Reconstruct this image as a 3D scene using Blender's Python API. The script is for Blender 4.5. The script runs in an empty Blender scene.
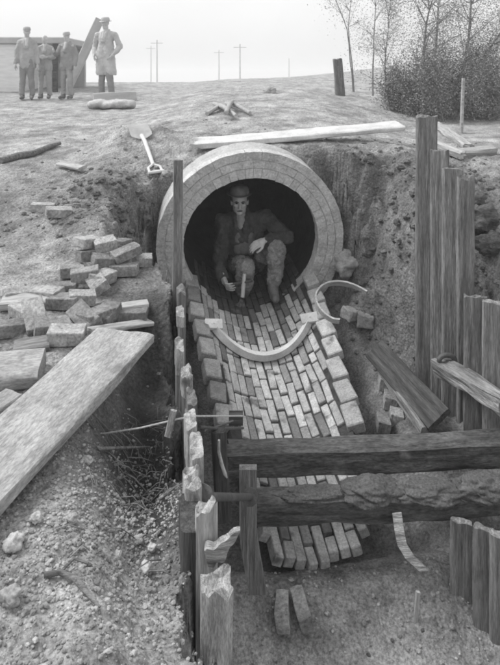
import bpy, bmesh, math, random
import numpy as np
from mathutils import Vector, Matrix, noise
R = math.radians
rnd = random.Random(11)
S = bpy.context.scene
COL = S.collection

# ------------------------------------------------------------------ camera geometry
CAMZ, YH, F = 2.4, 76.0, 600.0            # eye height, horizon row and focal length of the 500x665 plate
def P(px, py, d):                          # the point the photo shows at (px,py), d metres away
    return Vector(((px-250)/F*d, d, CAMZ-(py-YH)/F*d))
def Pz(px, py, z):                         # same ray, met at height z
    return P(px, py, (CAMZ-z)*F/(py-YH))

# ------------------------------------------------------------------ materials
def mat(name, lo, hi, scale=6., detail=8., bump=.3, bscale=40., rough=.9, stretch=(1,1,1),
        tone=False, rand=0., spots=None, p0=.3, p1=.7, bdist=.02, spec=.2, grit=0., gscale=90):
    m = bpy.data.materials.new(name); m.use_nodes = True
    nt = m.node_tree; N = nt.nodes; Lk = nt.links
    b = N['Principled BSDF']; b.inputs['Roughness'].default_value = rough
    b.inputs['Specular IOR Level'].default_value = spec
    tc = N.new('ShaderNodeTexCoord'); oi = N.new('ShaderNodeObjectInfo')
    ad = N.new('ShaderNodeVectorMath'); ad.operation = 'ADD'
    ml = N.new('ShaderNodeVectorMath'); ml.operation = 'SCALE'; ml.inputs['Scale'].default_value = 17.
    cb = N.new('ShaderNodeCombineXYZ')
    for i in range(3): Lk.new(oi.outputs['Random'], cb.inputs[i])
    Lk.new(cb.outputs[0], ml.inputs[0]); Lk.new(ml.outputs[0], ad.inputs[1]); Lk.new(tc.outputs['Object'], ad.inputs[0])
    mp = N.new('ShaderNodeMapping'); mp.inputs['Scale'].default_value = stretch; Lk.new(ad.outputs[0], mp.inputs[0])
    n = N.new('ShaderNodeTexNoise'); n.inputs['Scale'].default_value = scale; n.inputs['Detail'].default_value = detail
    n.inputs['Roughness'].default_value = .62
    Lk.new(mp.outputs[0], n.inputs[0])
    r = N.new('ShaderNodeValToRGB'); r.color_ramp.elements[0].position = p0; r.color_ramp.elements[1].position = p1
    r.color_ramp.elements[0].color = (lo,lo,lo,1); r.color_ramp.elements[1].color = (hi,hi,hi,1)
    Lk.new(n.outputs[0], r.inputs[0]); out = r.outputs[0]
    def mul(sock, other, f=1.):
        x = N.new('ShaderNodeMix'); x.data_type = 'RGBA'; x.blend_type = 'MULTIPLY'; x.inputs[0].default_value = f
        Lk.new(sock, x.inputs[6]); Lk.new(other, x.inputs[7]); return x.outputs[2]
    if tone:
        a = N.new('ShaderNodeAttribute'); a.attribute_name = 'tone'; out = mul(out, a.outputs['Color'])
    if rand:
        mr = N.new('ShaderNodeMapRange'); mr.inputs[3].default_value = 1-rand; mr.inputs[4].default_value = 1+rand*.4
        Lk.new(oi.outputs['Random'], mr.inputs[0]); out = mul(out, mr.outputs[0])
    if grit:
        ng = N.new('ShaderNodeTexNoise'); ng.inputs['Scale'].default_value = gscale; ng.inputs['Detail'].default_value = 5; ng.inputs['Roughness'].default_value = .7
        Lk.new(mp.outputs[0], ng.inputs[0])
        mg = N.new('ShaderNodeMapRange'); mg.inputs[1].default_value = .32; mg.inputs[2].default_value = .68
        mg.inputs[3].default_value = 1-grit; mg.inputs[4].default_value = 1+grit*.75
        Lk.new(ng.outputs[0], mg.inputs[0]); out = mul(out, mg.outputs[0])
    if spots:                               # stains of a different kind: (scale, threshold, grey)
        n3 = N.new('ShaderNodeTexNoise'); n3.inputs['Scale'].default_value = spots[0]; n3.inputs['Detail'].default_value = 5
        Lk.new(ad.outputs[0], n3.inputs[0])
        r3 = N.new('ShaderNodeValToRGB'); r3.color_ramp.elements[0].position = spots[1]; r3.color_ramp.elements[1].position = spots[1]+.1
        Lk.new(n3.outputs[0], r3.inputs[0])
        x = N.new('ShaderNodeMix'); x.data_type = 'RGBA'; Lk.new(r3.outputs[0], x.inputs[0]); Lk.new(out, x.inputs[6])
        x.inputs[7].default_value = (spots[2],)*3+(1,); out = x.outputs[2]
    Lk.new(out, b.inputs['Base Color'])
    if bump:
        n2 = N.new('ShaderNodeTexNoise'); n2.inputs['Scale'].default_value = bscale; n2.inputs['Detail'].default_value = 6
        Lk.new(mp.outputs[0], n2.inputs[0])
        bp = N.new('ShaderNodeBump'); bp.inputs['Strength'].default_value = bump; bp.inputs['Distance'].default_value = bdist
        Lk.new(n2.outputs[0], bp.inputs['Height']); Lk.new(bp.outputs[0], b.inputs['Normal'])
    return m
W = (.9, 13, 13)
M = dict(
 earth = mat('earth', .5, 1.3, 7, 14, .9, 30, tone=True, bdist=.03, grit=.6, gscale=70),
 brick = mat('brick', .7, 1.12, 14, 8, .5, 60, tone=True, bdist=.008, grit=.35, spots=(8,.6,.14)),
 loose = mat('loose_brick', .2, .46, 11, 10, .7, 45, rand=.45, bdist=.008, grit=.45, gscale=60),
 mortar = mat('mortar', .03, .075, 18, 8, .6, 50),
 cement = mat('cement', .42, .64, 9, 12, .8, 40, bdist=.01, tone=True, grit=.3, gscale=60),
 collar = mat('fresh_cement', .4, .58, 8, 8, .3, 40),
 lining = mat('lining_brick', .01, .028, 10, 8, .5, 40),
 form = mat('planed_wood', .48, .72, 6, 8, .25, 30, stretch=(1,1,1), grit=.15),
 wood = mat('weathered_wood', .10, .36, 3.6, 14, .6, 7, p0=.3, p1=.7, stretch=W, rand=.25, spots=(5,.66,.08), grit=.5, gscale=20),
 woodpale = mat('pale_wood', .28, .56, 3.6, 14, .5, 7, p0=.3, p1=.7, stretch=W, rand=.15, spots=(6,.68,.2), grit=.4, gscale=20),
 wooddark = mat('dark_wood', .03, .14, 3.0, 10, .7, 4, stretch=W, rand=.2, grit=.5, gscale=20),  # same grain as the weathered wood, in darker greys
 woodend = mat('mortar_splashed_wood', .2, .56, 6, 12, .8, 12, stretch=(1,7,7), spots=(14,.6,.12), grit=.5, gscale=60),
 beam = mat('muddy_timber', .04, .16, 4.5, 12, .9, 9, stretch=(1,3.5,3.5), spots=(6,.62,.24), grit=.6, gscale=30),
 plank = mat('scaffold_plank', .24, .46, 6.0, 12, .7, 8, stretch=(1,3,3), spots=(7,.66,.17), grit=.4, gscale=40),
 stone = mat('pale_stone', .3, .56, 8, 8, .5, 30, rand=.3, grit=.3),
 chip = mat('rubble_chips', .22, .6, 5, 4, .4, 60, tone=True, grit=.3),
 clod = mat('earth_clods', .55, 1.2, 6, 8, .6, 40, tone=True, grit=.5),
 straw = mat('straw', .1, .34, 5, 4, 0, tone=False),
 limed = mat('limed_metal', .55, .75, 9, 6, .2, 40),
 woodv = mat('upright_wood', .10, .34, 3.2, 10, .8, 6, stretch=(14,14,1), grit=.4, gscale=20),
 iron = mat('iron', .05, .12, 12, 6, .3, 60, rough=.6, spec=.5),
 steel = mat('bright_steel', .5, .75, 12, 4, .1, 60, rough=.35, spec=.6),
 skin = mat('skin', .42, .6, 20, 4, .2, 120, rough=.6, bdist=.002, spec=.4),
 jacket = mat('dark_jacket', .03, .1, 9, 8, .5, 60, bdist=.006, grit=.3),
 denim = mat('worn_trousers', .14, .36, 8, 8, .6, 60, spots=(9,.66,.4), bdist=.006, grit=.35),
 bib = mat('overall_bib', .09, .2, 9, 8, .4, 60),
 shirtfar = mat('pale_shirt', .5, .6, 14, 5, .3, 60),
 shirt = mat('shirt', .24, .4, 14, 5, .3, 60),
 hat = mat('felt_hat', .15, .3, 12, 5, .3, 80),
 hair = mat('dark_hair', .02, .05, 30, 4, .3, 60),
 boot = mat('boot_leather', .09, .26, 14, 6, .4, 60, rough=.6),
 coat = mat('haze_paled_coat', .4, .52, 5, 6, .4, 40, rand=.35),  # cloth grey lightened to stand in for haze and flare over the onlookers
 trous = mat('haze_paled_trousers', .3, .42, 5, 6, .4, 40, rand=.35),  # lightened for haze like the coats
 sack = mat('sackcloth', .4, .6, 9, 8, .5, 50, grit=.3),
 hut = mat('hut_boards', .66, .84, 2.5, 8, .3, 20, stretch=(1,1,6)),
 roof = mat('tar_roof', .4, .5, 4, 6, .3, 30),
 bark = mat('bark', .16, .3, 12, 8, .6, 40, stretch=(3,3,.6)),
 leaf = mat('leaf', .34, .52, 3, 3, 0, rough=.7, tone=True),
 leafdark = mat('shrub_leaf', .2, .36, 3, 3, 0, rough=.7, tone=True),
 pole = mat('pole_wood', .42, .55, 6, 5, .2, 30),
 rope = mat('rope', .35, .55, 60, 3, .3, 90),
)

# ------------------------------------------------------------------ object helpers
def wloc(o):
    v = Vector()
    while o: v = v+o.location; o = o.parent
    return v
def tag(o, label, cat, group=None, kind=None):
    if label: o['label'] = label
    if cat: o['category'] = cat
    if group: o['group'] = group
    if kind: o['kind'] = kind
    return o
def thing(name, loc, label, cat, group=None):
    o = bpy.data.objects.new(name, None); COL.objects.link(o); o.location = loc; o.empty_display_size = .1
    return tag(o, label, cat, group)
def finish(name, bm, m, parent=None, base=None, smooth=None, matrix=None):
    """bm is in world coordinates (or in the frame of matrix)."""
    me = bpy.data.meshes.new(name)
    off = wloc(parent) if parent else (Vector(base) if base is not None else Vector())
    if off.length: bmesh.ops.translate(bm, verts=bm.verts, vec=-off)
    bmesh.ops.recalc_face_normals(bm, faces=bm.faces)
    bm.to_mesh(me); bm.free()
    me.materials.append(m)
    o = bpy.data.objects.new(name, me); COL.objects.link(o)
    if parent: o.parent = parent
    elif base is not None: o.location = base
    if smooth is not None:
        me.polygons.foreach_set('use_smooth', [True]*len(me.polygons))
        if smooth < 180: me.set_sharp_from_angle(angle=R(smooth))
    return o
def box(bm, M4, sx, sy, sz, bevel=0., jit=0., cuts=0, seed=0., tone=None):
    old = set(bm.verts)
    r = bmesh.ops.create_cube(bm, size=1., matrix=Matrix.Diagonal((sx,sy,sz,1)))
    if bevel:
        es = list({e for v in r['verts'] for e in v.link_edges})
        bmesh.ops.bevel(bm, geom=es, offset=bevel, segments=1, affect='EDGES')
    if cuts:
        es = [e for e in bm.edges if e.verts[0] not in old and e.calc_length() > max(sx,sy,sz)*.25]
        bmesh.ops.subdivide_edges(bm, edges=es, cuts=cuts, use_grid_fill=True)
    vs = [v for v in bm.verts if v not in old]
    if jit:
        for v in vs:
            v.co += noise.noise_vector(v.co*9+Vector((seed*3.1,seed*1.7,seed)))*jit
    if tone is not None:
        ly = bm.loops.layers.float_color.get('tone') or bm.loops.layers.float_color.new('tone')
        for f in {f for v in vs for f in v.link_faces}:
            for l in f.loops: l[ly] = (tone,tone,tone,1)
    bmesh.ops.transform(bm, matrix=M4, verts=vs)
    return vs
def frame(x, z, o):
    """matrix with X along x, Z near z, origin o"""
    x = x.normalized(); y = z.cross(x).normalized(); z = x.cross(y)
    m = Matrix((x, y, z)).transposed().to_4x4(); m.translation = o; return m
def tube(bm, pts, rad, seg=8, cap=True):
    pts = [Vector(p) for p in pts]; n = len(pts)
    rads = rad if isinstance(rad, (list, tuple)) else [rad]*n
    rings = []; up = Vector((.13,.31,.94))
    for i, p in enumerate(pts):
        t = (pts[min(i+1,n-1)]-pts[max(i-1,0)]).normalized()
        if abs(t.dot(up)) > .95: up = Vector((.9,.3,.1))
        a = t.cross(up).normalized(); b = t.cross(a)
        rings.append([bm.verts.new(p+(a*math.cos(k*math.tau/seg)+b*math.sin(k*math.tau/seg))*rads[i]) for k in range(seg)])
    for i in range(n-1):
        for k in range(seg):
            bm.faces.new((rings[i][k], rings[i][(k+1)%seg], rings[i+1][(k+1)%seg], rings[i+1][k]))
    if cap:
        bm.faces.new(rings[0][::-1]); bm.faces.new(rings[-1])
    return rings
def strip(bm, a, b, c, d):
    """loft of four profile rails (lists of points) into a closed bar"""
    n = len(a)
    rows = [[bm.verts.new(q[i]) for q in (a,b,c,d)] for i in range(n)]
    for i in range(n-1):
        for k in range(4):
            bm.faces.new((rows[i][k], rows[i][(k+1)%4], rows[i+1][(k+1)%4], rows[i+1][k]))
    bm.faces.new(rows[0][::-1]); bm.faces.new(rows[-1])

# timber: X along the length, Z = normal of the wide face
def timber(name, p0, p1, w, t, face, m, label, cat, group=None, jag0=0., jag1=0., warp=.004, seed=None, parent=None):
    p0, p1 = Vector(p0), Vector(p1); Lh = (p1-p0).length; seed = rnd.random()*50 if seed is None else seed
    nx = max(10, int(Lh/(.03 if Lh > .4 else .01))); ny = 10; nz = 5
    bm = bmesh.new(); g = {}
    for i in range(nx+1):
        for j in range(ny+1):
            for k in range(nz+1):
                if i in (0,nx) or j in (0,ny) or k in (0,nz):
                    x = Lh*i/nx; y = w*(j/ny-.5); z = t*(k/nz-.5)
                    e = min(w,t)*.09                        # rounded arrises
                    if j in (0,ny) and k in (0,nz): y -= math.copysign(e, y); z -= math.copysign(e, z)
                    v = Vector((x,y,z)); s = Vector((seed, seed*.37, 0))
                    q = Vector((x*3, y*30, z*30))+s
                    v.y += noise.noise(q)*warp*1.4+noise.noise(Vector((x*.9,seed,0)))*warp*2
                    v.z += noise.noise(q+Vector((9,3,1)))*warp+noise.noise(Vector((x*.7,seed,5)))*warp*2
                    v.x -= jag0*(.4+noise.noise(Vector((y*20,z*20,seed))))*1.2*max(0,1-x/(.25*Lh if Lh < .3 else .05))**2
                    v.x += jag1*(.4+noise.noise(Vector((y*(45 if Lh < .3 else 20),z*45,seed+7))))*1.2*max(0,1-(Lh-x)/(.5*Lh if Lh < .3 else .05))**1.5
                    g[i,j,k] = bm.verts.new(v)
    def q(*ks): bm.faces.new([g[k] for k in ks])
    for i in range(nx):
        for j in range(ny):
            for k in (0,nz): q((i,j,k),(i+1,j,k),(i+1,j+1,k),(i,j+1,k))
        for k in range(nz):
            for j in (0,ny): q((i,j,k),(i+1,j,k),(i+1,j,k+1),(i,j,k+1))
    for j in range(ny):
        for k in range(nz):
            for i in (0,nx): q((i,j,k),(i,j+1,k),(i,j+1,k+1),(i,j,k+1))
    o = finish(name, bm, m, smooth=40)
    fm = frame(p1-p0, Vector(face), p0)
    if parent: fm.translation = p0-wloc(parent); o.parent = parent
    o.matrix_basis = fm
    if label: tag(o, label, cat, group)
    return o

# organic bodies: overlapping tapered capsules fused by a voxel remesh, then baked
def capsule(bm, p0, r0, p1, r1, seg=12):
    p0, p1 = Vector(p0), Vector(p1); ax = p1-p0; L_ = ax.length
    ax = ax.normalized() if L_ > 1e-6 else Vector((0,0,1))
    up = Vector((1,0,0)) if abs(ax.x) < .8 else Vector((0,1,0))
    a = ax.cross(up).normalized(); b = ax.cross(a)
    prof = [(-r0*math.cos(t), r0*math.sin(t)) for t in [k*math.pi/2/4 for k in range(0,5)]]
    prof += [(L_+r1*math.sin(t), r1*math.cos(t)) for t in [k*math.pi/2/4 for k in range(0,5)]]
    rows = []
    for h, r in prof:
        if r < 1e-6: rows.append([bm.verts.new(p0+ax*h)])
        else: rows.append([bm.verts.new(p0+ax*h+(a*math.cos(k*math.tau/seg)+b*math.sin(k*math.tau/seg))*r) for k in range(seg)])
    for i in range(len(rows)-1):
        A, B = rows[i], rows[i+1]
        for k in range(seg):
            k2 = (k+1)%seg
            f = [A[k] if len(A)>1 else A[0], A[k2] if len(A)>1 else None, B[k2] if len(B)>1 else B[0], B[k] if len(B)>1 else None]
            f = [x for x in f if x]
            if len(f) > 2: bm.faces.new(f)
def ellip(bm, c, rx, ry, rz, rot=None):
    mx = Matrix.Translation(Vector(c)) @ (rot.to_4x4() if rot else Matrix()) @ Matrix.Diagonal((rx,ry,rz,1))
    bmesh.ops.create_icosphere(bm, subdivisions=3, radius=1, matrix=mx)
def fuse(name, fn, m, parent=None, base=None, voxel=.01, smooth=4, wrinkle=0., wscale=14, cut=None):
    bm = bmesh.new(); fn(bm)
    bmesh.ops.recalc_face_normals(bm, faces=bm.faces)
    me = bpy.data.meshes.new('raw'); bm.to_mesh(me); bm.free()
    o = bpy.data.objects.new('raw', me); COL.objects.link(o)
    rm = o.modifiers.new('r', 'REMESH'); rm.mode = 'VOXEL'; rm.voxel_size = voxel
    sm = o.modifiers.new('s', 'SMOOTH'); sm.factor = .5; sm.iterations = smooth
    dg = bpy.context.evaluated_depsgraph_get(); dg.update()
    res = bpy.data.meshes.new_from_object(o.evaluated_get(dg))
    bpy.data.objects.remove(o); bpy.data.meshes.remove(me)
    bm = bmesh.new(); bm.from_mesh(res); bpy.data.meshes.remove(res)
    if wrinkle:
        bm.normal_update()
        for v in bm.verts:
            q = v.co*wscale
            v.co += v.normal*(noise.noise(Vector((q.x,q.y,q.z*.6)))*wrinkle + (abs(noise.noise(q*2.3+Vector((4,4,4))))-.25)*wrinkle*.8)
    if cut:
        co, no = cut
        bmesh.ops.bisect_plane(bm, geom=bm.verts[:]+bm.edges[:]+bm.faces[:], plane_co=co, plane_no=no, clear_outer=True)
        bmesh.ops.holes_fill(bm, edges=bm.edges)
    return finish(name, bm, m, parent, base, smooth=180)

# ------------------------------------------------------------------ terrain
PSI, PHI = math.atan(.155), R(8)
O = P(250.5, 308, 5.36)                                    # lowest inner point of the sewer mouth
AX = Vector((-math.sin(PSI)*math.cos(PHI), math.cos(PSI)*math.cos(PHI), math.sin(PHI)))
XR = Vector((math.cos(PSI), math.sin(PSI), 0)); ZU = XR.cross(AX)
def L(x, y, z): return O+XR*x+AX*y+ZU*z
RI, RO = .6, .835
def sst(a, b, x):
    t = np.clip((x-a)/(b-a), 0, 1); return t*t*(3-2*t)
CY = [0,2,3,4.2,5,6,7.5,9,12,16,20,26,40,60,150,300,700]
CC = [1.3,1.35,1.4,1.5,1.62,1.73,1.86,1.97,2.11,2.22,2.27,2.2,1.6,.6,-3,-4,-6]
CL = [1.1,1.13,1.17,1.2,1.36,1.52,1.66,1.76,1.9,2.08,2.19,2.1,1.5,.5,-3,-4,-6]
CR = [.85,.9,1.0,1.16,1.42,1.62,1.66,1.7,1.92,2.12,2.3,2.6,2.7,1.6,-3,-4,-6]
def sheet_x(y): return -.378+.17*(3.15-y)
def terrain(x, y, rough=True):
    x = np.asarray(x, float); y = np.asarray(y, float)
    c, l, r = (np.interp(y, CY, k) for k in (CC, CL, CR))
    wl = sst(-.5, -2.0, x); wr = np.clip((x-.7)/(1.5+.42*np.maximum(0,y-8)), 0, 1); wr = wr*wr*(3-2*wr)
    U = c*(1-wl)*(1-wr)+l*wl+r*wr*(1-wl)
    hill = sst(-3, 11, x)*sst(11, 26, y)*sst(70, 34, y)*.5; U = U+hill
    near = sst(4.6, 3.4, y); U = U*(1-near*sst(-.1,-.5,x)) + l*near*sst(-.1,-.5,x)
    u = (x-O.x)*XR.x+(y-O.y)*XR.y; lo = ((y-O.y)*AX.y+(x-O.x)*AX.x)/math.cos(PHI)
    fl = np.where(lo > -2.32, O.z+lo*math.tan(PHI)-.085, -.10-.06*sst(-2.5,-3.0,lo))
    fl = fl-.09*sst(.62,.5,np.abs(u))*sst(-2.4,-2.25,lo)+(.065+.3*np.minimum(u*u,.3))*np.exp(-((lo+2.50)/.17)**2-((u-.0)/.7)**4)
    fl = fl+.13*sst(.55,.8,u)*sst(-2.6,-2.1,lo)+.05*sst(-.55,-.8,u)
    xl = sheet_x(y)-.06*sst(3.5,4.6,y)-.02
    xr = 1.33-.60*sst(4.1,5.2,y)+.1*sst(3.4,2.6,y)
    ux = x
    e0 = sst(2.1,1.75,y); U = U-.24*e0*sst(-.34,-.04,ux-xl); sl = sst(-.03, .045, ux-xl+.03*np.sin(y*9+np.sin(y*23))); sr = sst(.42+.45*sst(4.3,5.2,y), .0, ux-xr)
    sd_ = sst(.78, 1.0, np.abs(u)); sm = sst(.42-.22*sd_, -.06-.28*sd_, lo+.06*np.sin(u*9)*sd_)
    sl = np.where(y > 3.7, sst(-.42, .10, ux-xl), sl)
    cut = sl*sr*sm
    tt = np.clip((y-5.62)/.73, -.15, 1.1); sxx = -.89-.286*tt
    ws = np.clip(1.6*np.exp(-((x-sxx)/.38)**2-(np.maximum(0,np.abs(y-5.985)-.365)/.3)**2), 0, 1); U = U*(1-ws)+(1.48+.35*tt)*ws
    # bank edge by the sheeting and the cut bank beside the pipe sag a little
    U = U-.17*sst(-.5,-.05,ux-xl)*sst(-.0,-.3,-(ux-xl))*0
    U = U-.10*np.exp(-((x+1.05)/.4)**2)*np.exp(-((y-4.8)/.45)**2)
    U = U-.08*sst(-.42,-.12,ux-xl)*sst(3.3,2.6,y)*sst(1.2,1.6,y)-.26*sst(-.42,-.10,ux-xl)*sst(3.25,2.9,y)*sst(1.8,2.15,y)
    z = U*(1-cut)+fl*cut
    steep = 4*cut*(1-cut)
    bank = np.exp(-((x+1.1)/.6)**2-((y-4.9)/.7)**2)+np.exp(-((x-1.3)/.7)**2-((y-5.2)/.8)**2)+.8*np.exp(-((x-2.2)/.7)**2-((y-4.4)/1.2)**2)
    return z, np.clip(steep+bank, 0, 1), cut
def warp(x, y, z, rg):
    a = .25+.75*rg
    v = Vector((x, y, z)); 
    n1 = noise.noise_vector(v*4.2); n2 = noise.noise_vector(v*11+Vector((3,1,7))); n3 = noise.noise_vector(v*27)
    t = abs(noise.noise(v*7.5+Vector((5,5,2))))
    return (.07*n1.x+.05*n2.x+.024*n3.x)*a, (.11*n1.y+.07*n2.y+.035*n3.y+.08*(t-.2))*a
def gz(x, y):
    z, rg, c = terrain(x, y)
    if y < 12 and abs(x) < 4:
        wx, wy = warp(x, y, float(z), float(rg)); z, rg, c = terrain(x+wx, y+wy)
    return float(z)+bumpy(x, y, float(rg), float(c))
def bumpy(x, y, rg, cut, z=0.):
    if y > 30 or abs(x) > 15: return .05*noise.noise(Vector((x*.15,y*.15,0)))
    v = Vector((x, y, 3.3))
    a = .35+1.3*rg
    b = .09*rg*noise.noise(Vector((x*3.1,y*3.1,z*3.1 if z else 1.7)))*(1 if y > 3.6 else .2)+.035*noise.noise(v*2.6)*a+.024*noise.noise(v*6.5)*a+(.03*(.5-abs(noise.noise(v*9+Vector((2,7,1))))))*a
    b += .014*noise.noise(v*19)*(.5+rg)+.009*noise.noise(v*43)
    return b
def hit(px, py):                                           # where the ray of a pixel meets the ground
    d = 1.0
    while d < 60:
        p = P(px, py, d)
        if p.z < gz(p.x, p.y): break
        d += .08
    a, b = d-.08, d
    for _ in range(6):
        m = (a+b)/2; p = P(px, py, m)
        if p.z < gz(p.x, p.y): b = m
        else: a = m
    return P(px, py, a)

def rest(a, b, lift, w=0.):
    up = 0
    for k in range(25):
        for q in (-.5,0,.5):
            p = a.lerp(b, k/24); up = max(up, gz(p.x, p.y+q*w)-p.z)
    return a+Vector((0,0,up+lift)), b+Vector((0,0,up+lift))
def axis(spans):
    out = []
    for a, b, n in spans: out += list(np.linspace(a, b, n, endpoint=False))
    return np.array(out+[spans[-1][1]])
xs = axis([(-400,-100,6),(-100,-20,12),(-20,-5,30),(-5,-2.6,34),(-2.6,-1.1,50),(-1.1,.1,92),(.1,2.6,92),(2.6,6,44),(6,20,34),(20,100,12),(100,400,6)])
ys = axis([(-30,-2,8),(-2,.8,24),(.8,2.5,120),(2.5,5.05,106),(5.05,5.95,100),(5.95,6.6,24),(6.6,10,64),(10,22,70),(22,60,30),(60,200,14),(200,700,8)])
X, Y = np.meshgrid(xs, ys); Z, RG, CUT = terrain(X, Y)
WX, WY = np.zeros_like(X), np.zeros_like(X)
for j in range(len(ys)):
    if ys[j] >= 12: continue
    for i in range(len(xs)):
        if abs(xs[i]) < 4: WX[j,i], WY[j,i] = warp(X[j,i], Y[j,i], Z[j,i], RG[j,i])
Z, RG, CUT = terrain(X+WX, Y+WY)
nx, ny = len(xs), len(ys)
Zb = np.array([[Z[j,i]+bumpy(X[j,i],Y[j,i],RG[j,i],CUT[j,i]) for i in range(nx)] for j in range(ny)])
verts = np.stack([X.ravel(), Y.ravel(), Zb.ravel()], 1)
# the sewer barrel passes through the bank: leave the ground open inside it
rel = verts-np.array(O); lx = rel@np.array(XR); la = rel@np.array(AX); lz = rel@np.array(ZU)
inside = (np.hypot(lx, lz-RI) < RO-.03) & (la > .03) & (la < .33)
core = ((np.hypot(lx, lz-RI) < RI+.05) & (la > .06) & (la < 1.25)).reshape(ny, nx)
inside = inside.reshape(ny, nx)
faces = []
for j in range(ny-1):
    for i in range(nx-1):
        if core[j,i] or core[j,i+1] or core[j+1,i] or core[j+1,i+1]: continue
        if inside[j,i] and inside[j,i+1] and inside[j+1,i] and inside[j+1,i+1]: continue
        k = j*nx+i; faces.append((k, k+1, k+nx+1, k+nx))
me = bpy.data.meshes.new('ground'); me.from_pydata(verts.tolist(), [], faces); me.update()
# soil colours: dry dusty topsoil, moist dug earth, pale limestone rubble, pit dust painted paler to stand in for a milky veil
lim = np.exp(-((X+.42)/.33)**2-((Y-1.75)/.5)**2)
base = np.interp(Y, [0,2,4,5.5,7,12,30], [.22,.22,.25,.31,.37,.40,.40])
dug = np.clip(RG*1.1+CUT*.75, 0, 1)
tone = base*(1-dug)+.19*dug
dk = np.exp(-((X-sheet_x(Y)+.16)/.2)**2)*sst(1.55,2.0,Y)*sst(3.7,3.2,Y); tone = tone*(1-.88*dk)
tone = tone+.2*np.clip(lim,0,1)*(1-dk)*(1-CUT)
pit = CUT*sst(3.0,2.3,Y); tone = tone*(1-pit)+.45*pit  # brightens the pit floor colour in place of a pale veil
tone = tone+.10*np.exp(-((X+1.3)/1.0)**2-((Y-3.6)/.8)**2)*(1-CUT)*(1-RG)
tn = np.array([[.82+.36*(.5+noise.noise(Vector((X[j,i]*1.7,Y[j,i]*1.7,8))))+.3*noise.noise(Vector((X[j,i]*5,Y[j,i]*5,Z[j,i]*5))) if Y[j,i]<40 else 1. for i in range(nx)] for j in range(ny)])
tone = np.clip(tone*tn, .03, .6).ravel()
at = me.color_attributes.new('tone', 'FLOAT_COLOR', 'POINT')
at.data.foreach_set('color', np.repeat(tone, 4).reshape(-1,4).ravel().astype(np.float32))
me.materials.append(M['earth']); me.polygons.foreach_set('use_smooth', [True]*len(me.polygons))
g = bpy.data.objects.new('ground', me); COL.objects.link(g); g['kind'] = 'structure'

def tone_fill(bm, f):
    ly = bm.loops.layers.float_color.get('tone') or bm.loops.layers.float_color.new('tone')
    for fa in bm.faces:
        t = f(fa)
        for l in fa.loops: l[ly] = (t,t,t,1)
ICO = {}
def ico(sub):
    if sub not in ICO:
        b = bmesh.new(); bmesh.ops.create_icosphere(b, subdivisions=sub, radius=1); b.verts.ensure_lookup_table()
        ICO[sub] = ([v.co.copy() for v in b.verts], [[v.index for v in f.verts] for f in b.faces]); b.free()
    return ICO[sub]
def rock_pts(c, r, seed, sub=1, flat=.7):
    vs, fs = ico(sub); s = Vector((seed*1.37, seed*.77, seed*.31)); out = []
    rot = Matrix.Rotation(seed*2.1, 3, Vector((math.sin(seed), math.cos(seed*1.3), .4)).normalized())
    for co in vs:
        n = co*(1+.45*noise.noise(co*1.3+s)+.2*noise.noise(co*3+s))
        if sub > 1: n = n*(1+.13*noise.noise(co*6.5+s)+.07*noise.noise(co*14+s)-.12*abs(noise.noise(co*3.6-s)))
        n = rot@n; n.z *= flat; out.append(Vector(c)+n*r)
    return out, fs
def rock(bm, c, r, seed, tone=None, sub=1, flat=.7):
    pts, fs = rock_pts(c, r, seed, sub, flat); vs = [bm.verts.new(p) for p in pts]
    for f in fs: bm.faces.new([vs[k] for k in f])
class Pile:
    """many small stones in one mesh, each with its own soil colour"""
    def __init__(self): self.v, self.f, self.t = [], [], []
    def add(self, c, r, seed, tone, sub=1):
        pts, fs = rock_pts(c, r, seed, sub); k = len(self.v); self.v += [tuple(p) for p in pts]
        self.f += [[a+k for a in f] for f in fs]; self.t += [tone]*len(pts)
    def build(self, name, m, smooth):
        me = bpy.data.meshes.new(name); me.from_pydata(self.v, [], self.f); me.update()
        a = me.color_attributes.new('tone', 'FLOAT_COLOR', 'POINT')
        a.data.foreach_set('color', np.repeat(np.array(self.t, np.float32), 4))
        me.materials.append(m); me.polygons.foreach_set('use_smooth', [smooth]*len(me.polygons))
        o = bpy.data.objects.new(name, me); COL.objects.link(o); o['kind'] = 'stuff'; return o

# clods, limestone chips and straw: nobody could count them
pl = Pile()
for i in range(5200):
    if i < 2600: x = rnd.uniform(-2.6,2.6); y = rnd.uniform(2.6,7.5)
    elif i < 4200: x = rnd.choice([rnd.gauss(-1.1,.5), rnd.gauss(1.35,.5)]); y = rnd.gauss(5.0,.6)
    elif i < 4700: x = rnd.uniform(-2,1.4); y = rnd.uniform(1.2,3.4)
    else: x = rnd.uniform(.0,1.3); y = rnd.uniform(2.2,3.0)
    z, rg, c = terrain(x, y)
    l = ((y-O.y)*AX.y+(x-O.x)*AX.x); u = (x-O.x)*XR.x+(y-O.y)*XR.y
    if abs(u) < .72 and -2.35 < l < 1.0: continue
    if i < 4700 and rnd.random() > .25+.9*float(rg): continue
    r = rnd.choice([.005,.006,.008,.01,.013,.018,.026 if y > 3.4 else .01])*(.6+.7*float(rg))*rnd.uniform(.8,1.2)
    t = (.26*(1-float(rg))+.17*float(rg))*rnd.uniform(.7,1.3)*(1-.3*float(c)); t = rnd.uniform(.3,.5) if i >= 4700 else t
    pl.add((x,y,gz(x,y)+r*.1), r, i*.713, t, 3 if r > .018 else 2)
pl.build('clods', M['clod'], False)
pl = Pile()
for i in range(6500):
    x = rnd.gauss(-.42,.2); y = rnd.gauss(1.75,.33)
    if x > sheet_x(y)-(.05 if y > 2.1 else .04) or y < 1.1: continue
    r = rnd.choice([.0018,.0022,.003,.0035,.004,.005,.007])*rnd.uniform(.7,1.2)
    pl.add((x,y,gz(x,y)+r*.25), r, i*.37, rnd.uniform(.5,1.0), 1)
pl.build('gravel', M['chip'], False)
bm = bmesh.new()
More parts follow.
